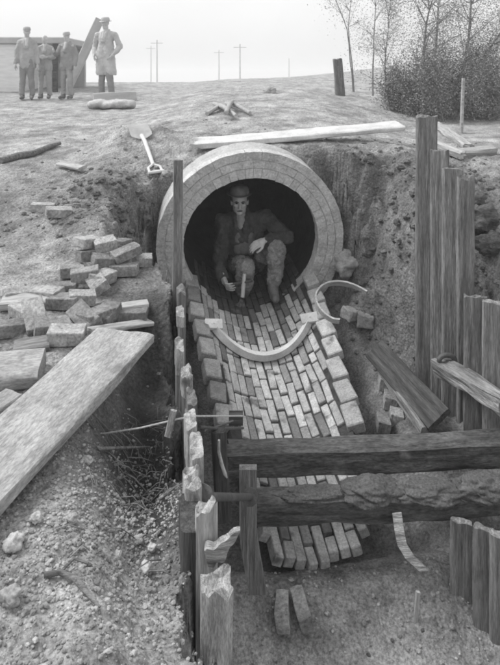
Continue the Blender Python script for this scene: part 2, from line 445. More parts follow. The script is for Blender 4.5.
for i in range(230):
    k = rnd.random()
    if k < .6: x = rnd.gauss(-.40,.1); y = rnd.gauss(2.25,.25)
    else: x = rnd.gauss(-1.2,.8); y = rnd.gauss(4.6,1.0)
    if x > sheet_x(y)-.04: continue
    a = rnd.uniform(0,math.tau); l = rnd.uniform(.03,.12); dx, dy = math.cos(a)*l/2, math.sin(a)*l/2
    z0 = gz(x-dx,y-dy)+.008; z1 = gz(x+dx,y+dy)+.01; zm = max(gz(x,y),(z0+z1)/2)+rnd.uniform(.004,.03)
    tube(bm, [(x-dx,y-dy,z0),(x+rnd.uniform(-.01,.01),y,zm),(x+dx,y+dy,z1)], rnd.uniform(.0008,.002), 4)
tag(finish('straw', bm, M['straw'], smooth=180), None, None, kind='stuff')

# ------------------------------------------------------------------ the sewer
sew = thing('brick_sewer', O, 'round brick sewer mouth with a thick pale cement faced arch ring', 'sewer pipe')
def arc_pt(r, th, y): return L(r*math.sin(th), y, RI-r*math.cos(th))      # th = 0 at the bottom
bm = bmesh.new()
def voussoir(r0, r1, t0, t1, y0, y1, tone, sd):
    rows = []
    n = 4
    for i in range(n+1):
        th = t0+(t1-t0)*i/n
        rows.append([arc_pt(r, th, y) for r, y in ((r0,y0),(r1,y0),(r1,y1),(r0,y1))])
    vs = [[bm.verts.new(p+noise.noise_vector(p*14+Vector((sd,0,0)))*.006) for p in row] for row in rows]
    fs = []
    for i in range(n):
        for k in range(4): fs.append(bm.faces.new((vs[i][k],vs[i][(k+1)%4],vs[i+1][(k+1)%4],vs[i+1][k])))
    fs.append(bm.faces.new(vs[0][::-1])); fs.append(bm.faces.new(vs[-1]))
    ly = bm.loops.layers.float_color.get('tone') or bm.loops.layers.float_color.new('tone')
    for f in fs:
        for l in f.loops: l[ly] = (tone,tone,tone,1)
for r0, r1, n, ph in ((RI,.685,44,0.),(.690,.757,36,.1),(.762,RO,27,.05)):
    a0, a1 = R(40), R(320); st = (a1-a0)/n
    for i in range(n):
        gap = .0022/r1
        voussoir(r0, r1-.002, a0+st*i+gap*.5, a0+st*(i+1)-gap*.5, rnd.uniform(-.003,.002), .11, rnd.uniform(.9,1.06), i*3.3+r0*50)
ring = finish('arch_ring', bm, M['cement'], sew, smooth=35)
def shell(r, y0, y1, t0, t1, n=64, rings=(0,1), jit=0.):
    bm = bmesh.new(); rows = []
    ks = [y0+(y1-y0)*k for k in rings]
    for y in ks:
        rows.append([bm.verts.new(arc_pt(r+noise.noise(Vector((i*.9,y*9,r)))*jit, t0+(t1-t0)*i/n, y)) for i in range(n+1)])
    for a, b in zip(rows, rows[1:]):
        for i in range(n): bm.faces.new((a[i],a[i+1],b[i+1],b[i]))
    return bm
bm = shell(.827, .02, .36, R(40), R(320), 90, [0,.01,.02,.04,.07,.1,.2,.5,1], .006)
# close the face of the barrel behind the blocks with a mortar annulus
rows = [[bm.verts.new(arc_pt(r, R(40)+R(280)*i/90, .006)) for i in range(91)] for r in (.606,.827)]
for i in range(90): bm.faces.new((rows[0][i],rows[0][i+1],rows[1][i+1],rows[1][i]))
rows = [[bm.verts.new(arc_pt(r, R(40)+R(280)*i/90, .36)) for i in range(91)] for r in (.614,.827)]
for i in range(90): bm.faces.new((rows[0][i],rows[0][i+1],rows[1][i+1],rows[1][i]))
tone_fill(bm, lambda f: .8)
finish('barrel', bm, M['cement'], sew, smooth=180)
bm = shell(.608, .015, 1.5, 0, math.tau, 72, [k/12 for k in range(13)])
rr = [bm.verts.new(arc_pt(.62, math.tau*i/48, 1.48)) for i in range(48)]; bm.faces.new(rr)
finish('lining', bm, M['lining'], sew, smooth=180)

# invert: individual bricks laid in a trough, bedded in dark mortar, a kerb of headers each side
inv = thing('brick_invert', L(0,-1.1,0), 'open brick channel floor laid in running bond below the sewer mouth', 'brick floor')
Y0, Y1 = -2.45, .55
def hh(y): return float(np.interp(y, [-2.45,-1.3,-.7,-.1,.6], [.10,.155,.215,.27,.3]))
def th_edge(y): return math.acos(1-hh(y)/RI)
BW = .0575/RI
bm = bmesh.new(); ncol = 20
for c in range(-ncol//2, ncol//2+1):
    th = c*BW+rnd.uniform(-.006,.006)
    y = Y0+rnd.uniform(0,.02)+.16*abs(noise.noise(Vector((c*.37,3,3)))); first = c%2
    while y < Y1:
        ln = .213 if rnd.random() < .93 and not first else .105; first = 0
        ym = y+ln/2
        if abs(th) < th_edge(ym)-.125:
            worn = .5*max(0, 1-abs(ym+.35)/.4)*max(0,1-abs(th)/.5)
            dz = rnd.uniform(-.006,.006)-worn*rnd.uniform(0,.02)
            p = arc_pt(RI+.03-dz, th, ym); nrm = (arc_pt(0,0,ym)-p).normalized()
            m4 = frame(AX, nrm, p) @ Matrix.Rotation(rnd.gauss(0,.02+.05*worn),4,'Z') @ Matrix.Rotation(rnd.gauss(0,.015),4,'X')
            tn_ = rnd.choice([.52,.46,.58,.42,.5,.36,.2,.54,.44,.5,.47,.28])*rnd.uniform(.85,1.1)*(1-.25*worn)*(1 if ym < -.04 else .16)  # bricks inside the mouth painted darker to stand in for shade
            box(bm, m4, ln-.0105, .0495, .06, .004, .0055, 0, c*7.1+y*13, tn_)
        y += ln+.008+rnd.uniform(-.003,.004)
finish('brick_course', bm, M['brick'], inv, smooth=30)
bm = bmesh.new(); n = 30; m_ = 24; rows = []
for k in range(m_+1):
    y = Y0+.2+(Y1-Y0-.2)*k/m_; te = th_edge(y)-.03
    rows.append([bm.verts.new(arc_pt(RI+.013+.004*noise.noise(Vector((i*.8,y*7,0))), -te+2*te*i/n, y)) for i in range(n+1)])
    rows[-1] += [bm.verts.new(arc_pt(.66+.02*noise.noise(Vector((i*.6,y*3,4))), te-2*te*i/n, y)) for i in range(n+1)]
q = len(rows[0])
for a, b in zip(rows, rows[1:]):
    for i in range(q): bm.faces.new((a[i],a[(i+1)%q],b[(i+1)%q],b[i]))
bm.faces.new(rows[0]); bm.faces.new(rows[-1][::-1])
finish('mortar_bed', bm, M['mortar'], inv, smooth=40)
for s in (-1, 1):
    bm = bmesh.new(); y = -1.62 if s < 0 else -1.72
    while y < -.06:
        ln = rnd.uniform(.2,.225); ym = y+ln/2; h = hh(ym)
        xe = RI*math.sin(math.acos(1-h/RI))
        w = .115
        p = L(s*(xe+w/2-.03+rnd.uniform(-.008,.008)), ym, h-.02+rnd.uniform(-.008,.008))
        m4 = frame(AX, ZU+XR*(-s*.28), p) @ Matrix.Rotation(rnd.gauss(0,.035),4,'Z')
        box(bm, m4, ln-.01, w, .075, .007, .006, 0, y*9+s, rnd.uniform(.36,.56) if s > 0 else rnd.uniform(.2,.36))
        y += ln+.006
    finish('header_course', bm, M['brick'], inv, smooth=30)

# the curved form lying on the channel floor
frm = thing('arch_form', arc_pt(.57,0,-.78), 'white curved wooden form ring lying across the brick channel floor', 'form')
bm = bmesh.new(); A, B, C_, D = [], [], [], []
TE = R(43)
for i in range(49):
    th = -TE+2*TE*i/48; y = -.80+.20*(1-math.cos(th))/(1-math.cos(TE))
    A.append(arc_pt(.585,th,y-.012)); B.append(arc_pt(.53,th,y-.02)); C_.append(arc_pt(.53,th,y+.03)); D.append(arc_pt(.585,th,y+.035))
strip(bm, A, B, C_, D); finish('rim', bm, M['form'], frm, smooth=40)
for s in (-1, 1):
    bm = bmesh.new(); p = arc_pt(.548, s*(TE+.03), -.585)
    box(bm, frame(XR+ZU*.1*s, ZU-AX*.5, p), .14, .085, .03, .004, .003)
    tube(bm, [p+ZU*.008-AX*.0, p+ZU*.02-AX*.006], .006, 8)
    finish('end_block', bm, M['form'], frm, smooth=30)

# hoop beside the ring
bm = bmesh.new()
hp = [P(*k) for k in ((367,291,4.75),(357,285.5,4.82),(345,281.5,4.86),(333,281,4.86),(323,284.5,4.83),(317,291,4.78),(316,298,4.72),(319,306,4.66),(325,313,4.6),(333,318,4.55),(340,319,4.5))]
fine = []
for i in range(len(hp)-1):
    p0, p1, p2, p3 = hp[max(i-1,0)], hp[i], hp[i+1], hp[min(i+2,len(hp)-1)]
    for k in range(5):
        t = k/5; fine.append(.5*((2*p1)+(p2-p0)*t+(2*p0-5*p1+4*p2-p3)*t*t+(3*p1-p0-3*p2+p3)*t**3))
fine.append(hp[-1])
cen = sum(fine, Vector())/len(fine)
A, B, C_, D = [], [], [], []
for i, p in enumerate(fine):
    out = (p-cen); out.normalize(); t = (fine[min(i+1,len(fine)-1)]-fine[max(i-1,0)]).normalized()
    nn = t.cross(Vector((0,-.8,.6))).normalized(); up = Vector((0,-.75,.66))
    w = .06*(.45+.55*min(1,i/9)); A.append(p+nn*.006); B.append(p-nn*.006); C_.append(p-nn*.006-up*w+Vector((0,0,-.01))); D.append(p+nn*.006-up*w+Vector((0,0,-.01)))
strip(bm, A, B, C_, D)
tag(finish('barrel_hoop', bm, M['woodpale'], base=cen, smooth=40), 'curved pale wooden hoop propped on the earth right of the arch ring', 'hoop')

# ------------------------------------------------------------------ people
def unit(v): return Vector(v).normalized()
def head_fn(bm, c, s, fwd, up=Vector((0,0,1)), fine=True):
    """c centre of the skull, s head height; builds skull, jaw, brow, nose, ears"""
    f = unit(fwd); r = f.cross(up).normalized(); u = r.cross(f)
    rot = Matrix((r, f, u)).transposed()
    def at(x, y, z): return c+r*x*s+f*y*s+u*z*s
    ellip(bm, at(0,-.05,.14), .325*s, .40*s, .36*s, rot)
    ellip(bm, at(0,.07,-.10), .275*s, .30*s, .36*s, rot)
    ellip(bm, at(0,.17,-.35), .17*s, .16*s, .13*s, rot)             # chin
    for k in (-1,1):
        ellip(bm, at(.155*k,.06,-.24), .10*s, .19*s, .14*s, rot)        # jaw
        ellip(bm, at(.17*k,.27,-.03), .09*s, .07*s, .07*s, rot)      # cheekbone
        ellip(bm, at(.32*k,-.04,.0), .045*s, .09*s, .13*s, rot)      # ear
        capsule(bm, at(.05*k,.36,.11), .03*s, at(.2*k,.30,.12), .03*s) # brow
    capsule(bm, at(0,.36,.08), .035*s, at(0,.46,-.11), .055*s)       # nose
    for k in (-1,1): ellip(bm, at(.05*k,.39,-.12), .04*s, .05*s, .035*s, rot)
    capsule(bm, at(-.08,.345,-.225), .022*s, at(.08,.345,-.225), .022*s)   # lips
    capsule(bm, at(-.07,.335,-.265), .024*s, at(.07,.335,-.265), .024*s)
    return at
def hand_fn(bm, wrist, dirv, palm, thumb_side, s=1., curl=.6, fist=False):
    """palm points where the palm faces; thumb_side = +-1 about dir x palm"""
    d = unit(dirv); n = unit(palm); n = (n-d*n.dot(d)).normalized(); a = d.cross(n)*thumb_side
    k0 = wrist+d*.085*s
    capsule(bm, wrist, .026*s, wrist+d*.03*s, .028*s)
    for j in range(4):
        o = (1.5-j)*.0225*s
        capsule(bm, wrist+d*.012*s+a*o*.6, .017*s, k0+a*o, .0125*s)
        ln = [.072,.082,.076,.060][j]*s; p = k0+a*o; dd = d.copy()
        cu = curl*(1+.12*(j-1.5)*.6)
        for seg in range(3):
            an = cu*(.75+.25*seg); dd = (dd*math.cos(an)+n*math.sin(an)).normalized(); nn2 = (n*math.cos(an)-d*math.sin(an))
            q = p+dd*ln*[.45,.32,.25][seg]
            capsule(bm, p, (.0098-.001*seg)*s, q, (.0092-.0012*seg)*s, 8); p = q
            n_keep = n
    t0 = wrist+d*.025*s+a*.026*s; t1 = t0+(d*.65+a*.6+n*.35).normalized()*.042*s; t2 = t1+(d*.9+a*.1+n*.4).normalized()*.034*s; t3 = t2+(d*.9-a*.2+n*.4).normalized()*.026*s
    capsule(bm, t0, .017*s, t1, .0125*s, 8); capsule(bm, t1, .0115*s, t2, .0105*s, 8); capsule(bm, t2, .0105*s, t3, .0085*s, 8)

J = dict(head=P(239.6,202.5,5.66), chest=P(243,234,5.72), hipc=P(245,262,5.88),
         sr=P(224,222,5.72), sl=P(264,218,5.72), er=P(219,262,5.62), el=P(288,236,5.56),
         wr=P(224,280,5.44), wl=P(264,240.5,5.44), hr=P(237,261,5.88), hl=P(254,259,5.88),
         kr=P(246,268,5.40), kl=P(277,248,5.47), ar=P(243,297,5.62), al=P(273,288,5.46))
neck = J['head']+Vector((.012,.03,-.11))
wk = thing('person', Vector((J['hipc'].x, J['hipc'].y, L(0,.5,0).z)), 'man in dark jacket, overalls and brimmed hat crouching inside the sewer mouth holding a tool', 'person')
fwd = Vector((.05,-1,-.06))
hs = .235
def body(bm):
    head_fn(bm, J['head'], hs, fwd)
    capsule(bm, J['head']+Vector((0,.02,-.05)), .056, neck+Vector((0,.03,-.05)), .062)
    capsule(bm, neck+Vector((0,.03,-.06)), .075, J['chest'], .12); capsule(bm, J['chest'], .12, J['hipc'], .12)
    for s in 'rl':
        capsule(bm, neck+Vector((0,.03,-.06)), .06, J['s'+s], .05)
        capsule(bm, J['s'+s], .048, J['e'+s], .04); capsule(bm, J['e'+s], .04, J['w'+s], .027)
        capsule(bm, J['hipc'], .1, J['h'+s], .085); capsule(bm, J['h'+s], .078, J['k'+s], .055); capsule(bm, J['k'+s], .052, J['a'+s], .036)
    d = J['wl']-J['el']; hand_fn(bm, J['wl'], Vector((-.8,-.35,-.33)), Vector((-.25,.35,-.9)), 1, 1.0, .38)
    hand_fn(bm, J['wr'], Vector((.28,-.75,-.30)), Vector((.75,.2,.25)), -1, 1.0, .85)
finish_body = fuse('body', body, M['skin'], wk, voxel=.0045, smooth=2)
def jac(bm):
    c = neck+Vector((0,.045,-.075))
    capsule(bm, c, .095, J['chest'], .165); capsule(bm, J['chest'], .168, J['hipc']+Vector((0,0,.02)), .165)
    for s, q in (('r',-1),('l',1)):
        sh = J['s'+s]
        capsule(bm, neck+Vector((.055*q,.05,.035)), .028, neck+Vector((.06*q,-.03,.0)), .026); capsule(bm, neck+Vector((.06*q,-.03,0)), .026, neck+Vector((.035*q,-.115,-.12)), .03)
        capsule(bm, c+Vector((0,0,.0)), .075, sh, .078); capsule(bm, sh, .082, J['e'+s], .066)
        w = J['w'+s]; e = J['e'+s]; capsule(bm, e, .066, e+(w-e)*.86, .047)
        capsule(bm, sh, .08, J['chest']+Vector((.05*q,0,-.02)), .12)
fuse('jacket', jac, M['jacket'], wk, voxel=.012, smooth=4, wrinkle=.03, wscale=11)
def trs(bm):
    capsule(bm, J['hr']+Vector((0,.02,0)), .13, J['hl']+Vector((0,.02,0)), .13)
    for s in 'rl':
        capsule(bm, J['h'+s], .11, J['k'+s], .082)
        k, a = J['k'+s], J['a'+s]
        capsule(bm, k, .084, k+(a-k)*.4, .078); capsule(bm, k+(a-k)*.4, .078, k+(a-k)*.82, .064)
fuse('trousers', trs, M['denim'], wk, voxel=.010, smooth=3, wrinkle=.026, wscale=12)
def bibf(bm):
    for t in (-1,0,1):
        capsule(bm, J['chest']+Vector((.05*t+.015,-.128+.012*abs(t),.02)), .042, J['chest']+Vector((.06*t+.015,-.13+.012*abs(t),-.12)), .046)
b_ = fuse('overall_bib', bibf, M['bib'], wk, voxel=.01, smooth=4, wrinkle=.006)
def shf(bm):
    capsule(bm, neck+Vector((0,-.02,-.02)), .052, neck+Vector((.005,-.085,-.10)), .04)
    for s in (-1,1): capsule(bm, neck+Vector((.045*s,.01,-.0)), .022, neck+Vector((.028*s,-.075,-.065)), .016)
fuse('shirt_collar', shf, M['shirt'], wk, voxel=.008, smooth=2)
for s, ank, kn in (('r',J['ar'],J['kr']),('l',J['al'],J['kl'])):
    tp = Vector((.12 if s=='l' else -.05,-1,0)).normalized()
    sole = ank+Vector((0,0,-.085))
    if s == 'l': sole.z = max(sole.z, L(.24,-.0,0).z+.10)
    bm_fn = lambda bm, ank=ank, tp=tp, sole=sole, kn=kn: (capsule(bm, ank+(kn-ank)*.28, .058, ank, .052), capsule(bm, ank, .052, sole-tp*.04, .043),
        capsule(bm, sole-tp*.05, .04, sole+tp*.08, .046), capsule(bm, sole+tp*.08, .046, sole+tp*.16, .036),
        capsule(bm, ank, .05, sole+tp*.1+Vector((0,0,.02)), .04))
    fuse('boot', bm_fn, M['boot'], wk, voxel=.009, smooth=3, wrinkle=.003, cut=(sole+Vector((0,0,-.034)), Vector((0,0,-1))))
def eyes(root, head, s, fwd, m):
    f = unit(fwd); r = f.cross(Vector((0,0,1))).normalized(); u = r.cross(f)
    for k in (-1,1):
        bm = bmesh.new(); ellip(bm, head+r*.125*s*k+f*.315*s+u*.045*s, .055*s, .05*s, .026*s); finish('eye', bm, m, root, smooth=180)
eyes(wk, J['head'], hs, fwd, M['hair'])
def face_bits(root, hd, s, fwd):
    f = unit(fwd); r = f.cross(Vector((0,0,1))).normalized(); u = r.cross(f)
    at = lambda x, y, z: hd+r*x*s+f*y*s+u*z*s
    bm = bmesh.new(); tube(bm, [at(-.1,.345,-.25), at(-.04,.372,-.242), at(.04,.372,-.242), at(.1,.345,-.25)], [.004,.006,.006,.004], 6); finish('mouth', bm, M['hair'], root, smooth=180)
    for k in (-1,1):
        bm = bmesh.new(); tube(bm, [at(.05*k,.40,.105), at(.13*k,.375,.125), at(.21*k,.30,.10)], [.004,.006,.003], 6); finish('eyebrow', bm, M['hair'], root, smooth=180)
    fuse('hair', lambda bm: [ellip(bm, at(.27*k,-.1,.16), .085*s, .25*s, .2*s) for k in (-1,1)]+[ellip(bm, at(0,-.28,.05), .28*s, .16*s, .3*s)], M['hair'], root, voxel=.007, smooth=2)
face_bits(wk, J['head'], hs, fwd)
def hat_fn(root, head, s, fwd, m, brim=.46, tilt=-.12, name='hat', up=.22, crown=1.):
    f = unit(fwd); r = f.cross(Vector((0,0,1))).normalized(); u = r.cross(f)
    c = head+u*up*s-f*.05*s
    q = (Matrix.Rotation(tilt,4,r).to_3x3())
    def fn(bm):
        prof = [(a, b*crown) for a, b in ((.40,0),(.42,.08),(.39,.25),(.33,.36),(.2,.385),(0,.36))]
        rows = []
        outline = [(brim+.09,-.03),(brim+.10,-.012)]+prof
        inner = [(.37,-.02)]
        for rr, h in inner+outline:
            ring = []
            for k in range(28):
                a = k*math.tau/28; x = math.cos(a)*rr*s*.93; y = math.sin(a)*rr*s*(1.12)
                dz = h*s+(.04*s*math.cos(2*a) if rr > .43 else 0)
                if rr < .34 and rr > 0: dz -= .03*s*abs(math.cos(a))**3
                ring.append(bm.verts.new(c+q@(r*x+f*y+u*dz)))
            rows.append(ring)
        for A_, B_ in zip(rows, rows[1:]):
            for k in range(28): bm.faces.new((A_[k],A_[(k+1)%28],B_[(k+1)%28],B_[k]))
    bm = bmesh.new(); fn(bm)
    bmesh.ops.remove_doubles(bm, verts=bm.verts, dist=.0005)
    h = finish(name, bm, m, root, smooth=50)
    return h
hat_fn(wk, J['head'], hs, fwd, M['hat'], .45, .10, up=.34, crown=.95)
# the tool in his right hand
tp = P(243.5,285,5.30)
tl = thing('hand_tool', tp, 'small bright steel tool with a dark cross handle held in the crouching man\'s hand', 'tool')
bm = bmesh.new(); tube(bm, [P(244.5,274,5.32), P(243.5,285,5.31), P(242.5,297,5.30)], [.016,.018,.017], 10); finish('blade', bm, M['steel'], tl, smooth=40)
bm = bmesh.new(); tube(bm, [P(228,285,5.37), P(236,283.5,5.34), P(252,281,5.28)], [.013,.012,.011], 10); finish('handle', bm, M['iron'], tl, smooth=40)

# the onlookers at the top of the bank
def stander(px, head_py, feet_py, d, label, arms, coat_w=1., lean=0., hat=True, turn=0., hatw=.42, coatlen=.5):
    ft = P(px, feet_py, d); hp = P(px, head_py, d); ft.z = gz(ft.x, ft.y)
    H = hp.z-ft.z; k = H/1.78
    o = thing('person', ft, label, 'person', 'onlookers standing on the bank')
    f = Vector((math.sin(turn),-math.cos(turn),-.12)); r = Vector((math.cos(turn),math.sin(turn),0))
    def at(x, y, z): return ft+r*x*k+Vector((-r.y,r.x,0))*y*k+Vector((lean*z*k,0,z*k))
    hd = at(0,-.03,1.58)
    sh = {s: at(s*.172*coat_w,.01,1.345) for s in (-1,1)}
    el = {s: at(*arms[s][0]) for s in (-1,1)}; wr = {s: at(*arms[s][1]) for s in (-1,1)}
    def bd(bm):
        head_fn(bm, hd, .225*k, f)
        capsule(bm, hd, .055*k, at(0,0,1.4), .06*k); capsule(bm, at(0,0,1.28), .085*k, at(0,0,.95), .1*k)
        for s in (-1,1):
            capsule(bm, at(0,0,1.38), .06*k, sh[s], .05*k); capsule(bm, sh[s], .045*k, el[s], .038*k); capsule(bm, el[s], .038*k, wr[s], .026*k)
            hand_fn(bm, wr[s], wr[s]-el[s], Vector((-s,0,.1)), s, k*1.05, .3)
            capsule(bm, at(s*.08,0,.92), .06*k, at(s*.1,-.01,.5), .04*k); capsule(bm, at(s*.1,-.01,.5), .04*k, at(s*.1,.02,.09), .036*k)
            capsule(bm, at(s*.1,.02,.06), .04*k, at(s*.12,-.14,.04), .035*k)
    fuse('body', bd, M['skin'], o, voxel=.011, smooth=2)
    def ct(bm):
        
        for q in (-1,1):
            capsule(bm, at(.07*q,.01,1.33), .085*k, at(.05*q*coat_w,0,1.08), .115*k); capsule(bm, at(.05*q*coat_w,0,1.08), .115*k, at(.06*q*coat_w,0,1.0-coatlen*.3), .12*k)
            capsule(bm, at(.06*q,.04,1.445), .025*k, at(.055*q,-.07,1.4), .024*k); capsule(bm, at(.055*q,-.07,1.4), .024*k, at(.02*q,-.13,1.2), .024*k)
        for s in (-1,1):
            capsule(bm, at(0,.01,1.39), .07*k, sh[s], .064*k); capsule(bm, sh[s], .066*k, el[s], .058*k); capsule(bm, el[s], .056*k, el[s]+(wr[s]-el[s])*.9, .046*k)
            capsule(bm, at(s*.06*coat_w,0,1.1), .11*k, at(s*.09*coat_w,0,1.0-coatlen*.42), .105*k*coat_w)
    fuse('coat', ct, M['coat'], o, voxel=.016, smooth=4, wrinkle=.022, wscale=8, cut=(at(0,0,.93-coatlen*.42), Vector((0,0,-1))))
    def tr(bm):
        for s in (-1,1):
            capsule(bm, at(s*.075,0,.92), .10*k, at(s*.1,-.01-.02*s,.5), .076*k); capsule(bm, at(s*.1,-.01-.02*s,.5), .074*k, at(s*.12,.02,.13), .066*k)
    fuse('trousers', tr, M['trous'], o, voxel=.014, smooth=4, wrinkle=.016, wscale=9)
    fuse('shirt', lambda bm: (capsule(bm, at(0,-.05,1.41), .05*k, at(0,-.105,1.27), .045*k),), M['shirtfar'], o, voxel=.012, smooth=2)
    for s in (-1,1):
        fuse('shoe', lambda bm: (capsule(bm, at(s*.1,.03,.06), .05*k, at(s*.115,-.16,.045), .042*k), capsule(bm, at(s*.1,.02,.12), .05*k, at(s*.1,.03,.05), .05*k)), M['boot'], o, voxel=.013, smooth=2, cut=(ft, Vector((0,0,-1))))
    if hat: hat_fn(o, hd, .225*k, f, M['coat'], hatw, -.02)
    return o
hang = {-1:((-.235,.03,1.08),(-.25,-.05,.83)), 1:((.235,.03,1.08),(.245,-.06,.83))}
pock = {-1:((-.3,.05,1.1),(-.22,-.1,.93)), 1:((.3,.05,1.1),(.22,-.1,.93))}
fold = {-1:((-.25,-.02,1.1),(-.04,-.22,1.12)), 1:((.25,-.02,1.1),(.06,-.24,1.1))}
stander(27,24,110,12.2,'leftmost onlooker on the bank, a man in a haze-paled dark coat with arms hanging', hang, .95, 0, True, .25, .36)
stander(45,32,110,12.5,'second onlooker from the left, hatless man shoulder to shoulder with the leftmost man', fold, 1.0, 0, False, .1)
stander(67,29,111,12.4,'third onlooker from the left, shorter man in a cap standing with forearms raised', {-1:((-.26,-.05,1.12),(-.2,-.3,1.2)), 1:hang[1]}, 1.05, 0, True, -.2, .36)
stander(106,14,98,12.3,'tall onlooker at the right end in wide brimmed hat and long overcoat', pock, 1.22, 0, True, -.3, .48, 1.0)

# hut behind the men, timber, sack, board
hb = P(-4,108,14.5); hb.z = gz(hb.x, hb.y)-.05
hut = thing('hut', hb, 'pale boarded hut with a flat dark roof standing behind the onlookers', 'hut')
x0, x1 = P(-90,80,14.5).x, P(20,80,14.5).x; zt = P(0,44,14.5).z
bm = bmesh.new(); box(bm, Matrix.Translation(((x0+x1)/2, 15.7, (hb.z+zt)/2)), x1-x0, 2.4, zt-hb.z, .01); finish('wall', bm, M['hut'], hut)
bm = bmesh.new(); x2 = P(60,80,14.5).x
box(bm, Matrix.Translation(((x0+x2)/2, 15.8, zt+.085)), x2-x0+.3, 2.8, .16, .02); finish('roof', bm, M['roof'], hut)
bm = bmesh.new()
for xx in (x2-.05,):
    box(bm, Matrix.Translation((xx, 14.3, (hb.z+zt)/2)), .11, .11, zt-hb.z, .01)
finish('post', bm, M['wooddark'], hut)
bm = bmesh.new(); box(bm, Matrix.Translation(((x1+x2)/2+.01, 16.75, (hb.z+zt)/2)), x2-x1-.02, .12, zt-hb.z-.02, .01); finish('back_wall', bm, M['roof'], hut)
timber('slanting_timber', P(58,110,13.6), P(100,19,13.6), .2, .1, (0,-1,0), M['roof'], 'dark timber slanting up behind the onlookers toward the tall man\'s hat', 'timber', warp=.01)
sp = hit(110,109)
def sk(bm):
    for i in range(9): ellip(bm, sp+Vector((rnd.uniform(-.36,.36), rnd.uniform(-.1,.15), .07+.03*math.sin(i))), .16, .15, .075)
    capsule(bm, sp+Vector((-.34,0,.07)), .07, sp+Vector((.36,.02,.08)), .08)
tag(fuse('sack', sk, M['sack'], None, sp, voxel=.02, smooth=4, wrinkle=.02, wscale=7), 'pale flat sack lying on the ground before the tall onlooker', 'sack')
a = hit(90,103); b = hit(134,101)
timber('dark_board', a+Vector((0,.25,.08)), b+Vector((0,.25,.08)), .2, .06, (0,-1,.2), M['roof'], 'dark board on edge behind the pale sack on the bank', 'board', warp=.01)

# ------------------------------------------------------------------ telegraph poles beyond the crest
for i, (px, top, d, arm) in enumerate(((151,46,95,1),(157,40,75,1),(219,50,90,1),(240,44,70,1),(289,58,110,0))):
    pt = P(px, top, d); zb = gz(pt.x, pt.y)-.3
    lab = ['farther of the two telegraph poles on the left skyline','nearer of the two telegraph poles on the left skyline','telegraph pole just left of the centre skyline','tall telegraph pole on the centre skyline above the pipe','faint bare pole farthest right on the skyline'][i]
    t = thing('telegraph_pole', (pt.x, pt.y, zb), lab, 'telegraph pole', 'telegraph poles beyond the crest')
    bm = bmesh.new(); tube(bm, [(pt.x,pt.y,zb),(pt.x,pt.y,pt.z)], [.10,.07], 8); finish('pole', bm, M['pole'], t, smooth=60)
    if arm:
        for dz in (.4,):
            bm = bmesh.new(); box(bm, Matrix.Translation((pt.x,pt.y-.15,pt.z-dz)), 1.5, .08, .08); finish('crossarm', bm, M['pole'], t)

# ------------------------------------------------------------------ vegetation
def foliage(bm, clumps, n, size, spread, tones, rs):
    ly = bm.loops.layers.float_color.get('tone') or bm.loops.layers.float_color.new('tone')
    for c, rad in clumps:
        ct = rs.uniform(*tones)
        for _ in range(int(n*rad*rad)):
            v = Vector((rs.gauss(0,1), rs.gauss(0,1), rs.gauss(0,1)))*rad*spread
            p = c+v; s = size*rs.uniform(.6,1.3)
            a = Vector((rs.uniform(-1,1),rs.uniform(-1,1),rs.uniform(-1,.6))).normalized(); b = a.orthogonal().normalized()
            b = Matrix.Rotation(rs.uniform(0,6.28),3,a)@b; n2 = a.cross(b)*.45
            q = [bm.verts.new(p+a*s*.5), bm.verts.new(p+n2*s*.5+b*s*.06), bm.verts.new(p-a*s*.5), bm.verts.new(p-n2*s*.5)]
            f = bm.faces.new(q); t = ct*rs.uniform(.75,1.25)
            for l in f.loops: l[ly] = (t,t,t,1)
def plant(name, base, H, nst, spread, lean, label, cat, leafn, lsize, crad, tones, lm, r0=.03, seed=1, start=.25, droop=0, group=None):
    rs = random.Random(seed); base.z = gz(base.x, base.y)-.03
    t = thing(name, base, label, cat, group)
    bm = bmesh.new(); cl = []
    for k in range(nst):
        a = rs.uniform(0,math.tau); d = Vector((math.cos(a)*spread+lean, math.sin(a)*spread, 1)).normalized()
        p = base+Vector((math.cos(a),math.sin(a),0))*.05*nst**.5; h = H*rs.uniform(.75,1.0); pts = [p]; n = 9
        for i in range(n):
            d = (d+Vector((rs.gauss(0,.09),rs.gauss(0,.09),.05))).normalized(); pts.append(pts[-1]+d*h/n)
        tube(bm, pts, [r0*(1-.85*i/n) for i in range(n+1)], 6)
        for i in range(1,n+1):
            if i/n < start: continue
            for _ in range(3):
                dd = (d*.5+Vector((rs.uniform(-1,1),rs.uniform(-1,1),rs.uniform(-.3,.9)-droop))).normalized()
                l = H*(.2 if H < 1.5 else .26)*rs.uniform(.5,1.2)*(1.15-.5*i/n); q0 = pts[i]; q1 = q0+dd*l*.5+Vector((0,0,.02)); q2 = q0+dd*l
                tube(bm, [q0,q1,q2], [r0*.3,r0*.2,.002], 4); cl.append((q2,crad*rs.uniform(.6,1.3))); cl.append((q1,crad*.7))
    finish('trunk', bm, M['bark'], t, smooth=60)
    bm = bmesh.new(); foliage(bm, cl, leafn, lsize, .55, tones, rs); finish('crown', bm, lm, t)
    return t
G1 = 'saplings growing on the right bank'
def gp(px, py): 
    p = hit(px, py); return Vector((p.x, p.y, p.z))
plant('sapling', gp(391,112), 2.1, 1, .1, -.08, 'slim leaning sapling with thin leaves at the left end of the thicket', 'sapling', 3600, .028, .22, (.6,1.2), M['leaf'], .022, 3, .15, 0, G1)
plant('sapling', gp(424,113), 3.0, 2, .2, .10, 'tall twin stemmed sapling in the middle of the thicket', 'sapling', 3200, .03, .27, (.55,1.1), M['leaf'], .035, 8, .12, 0, G1)
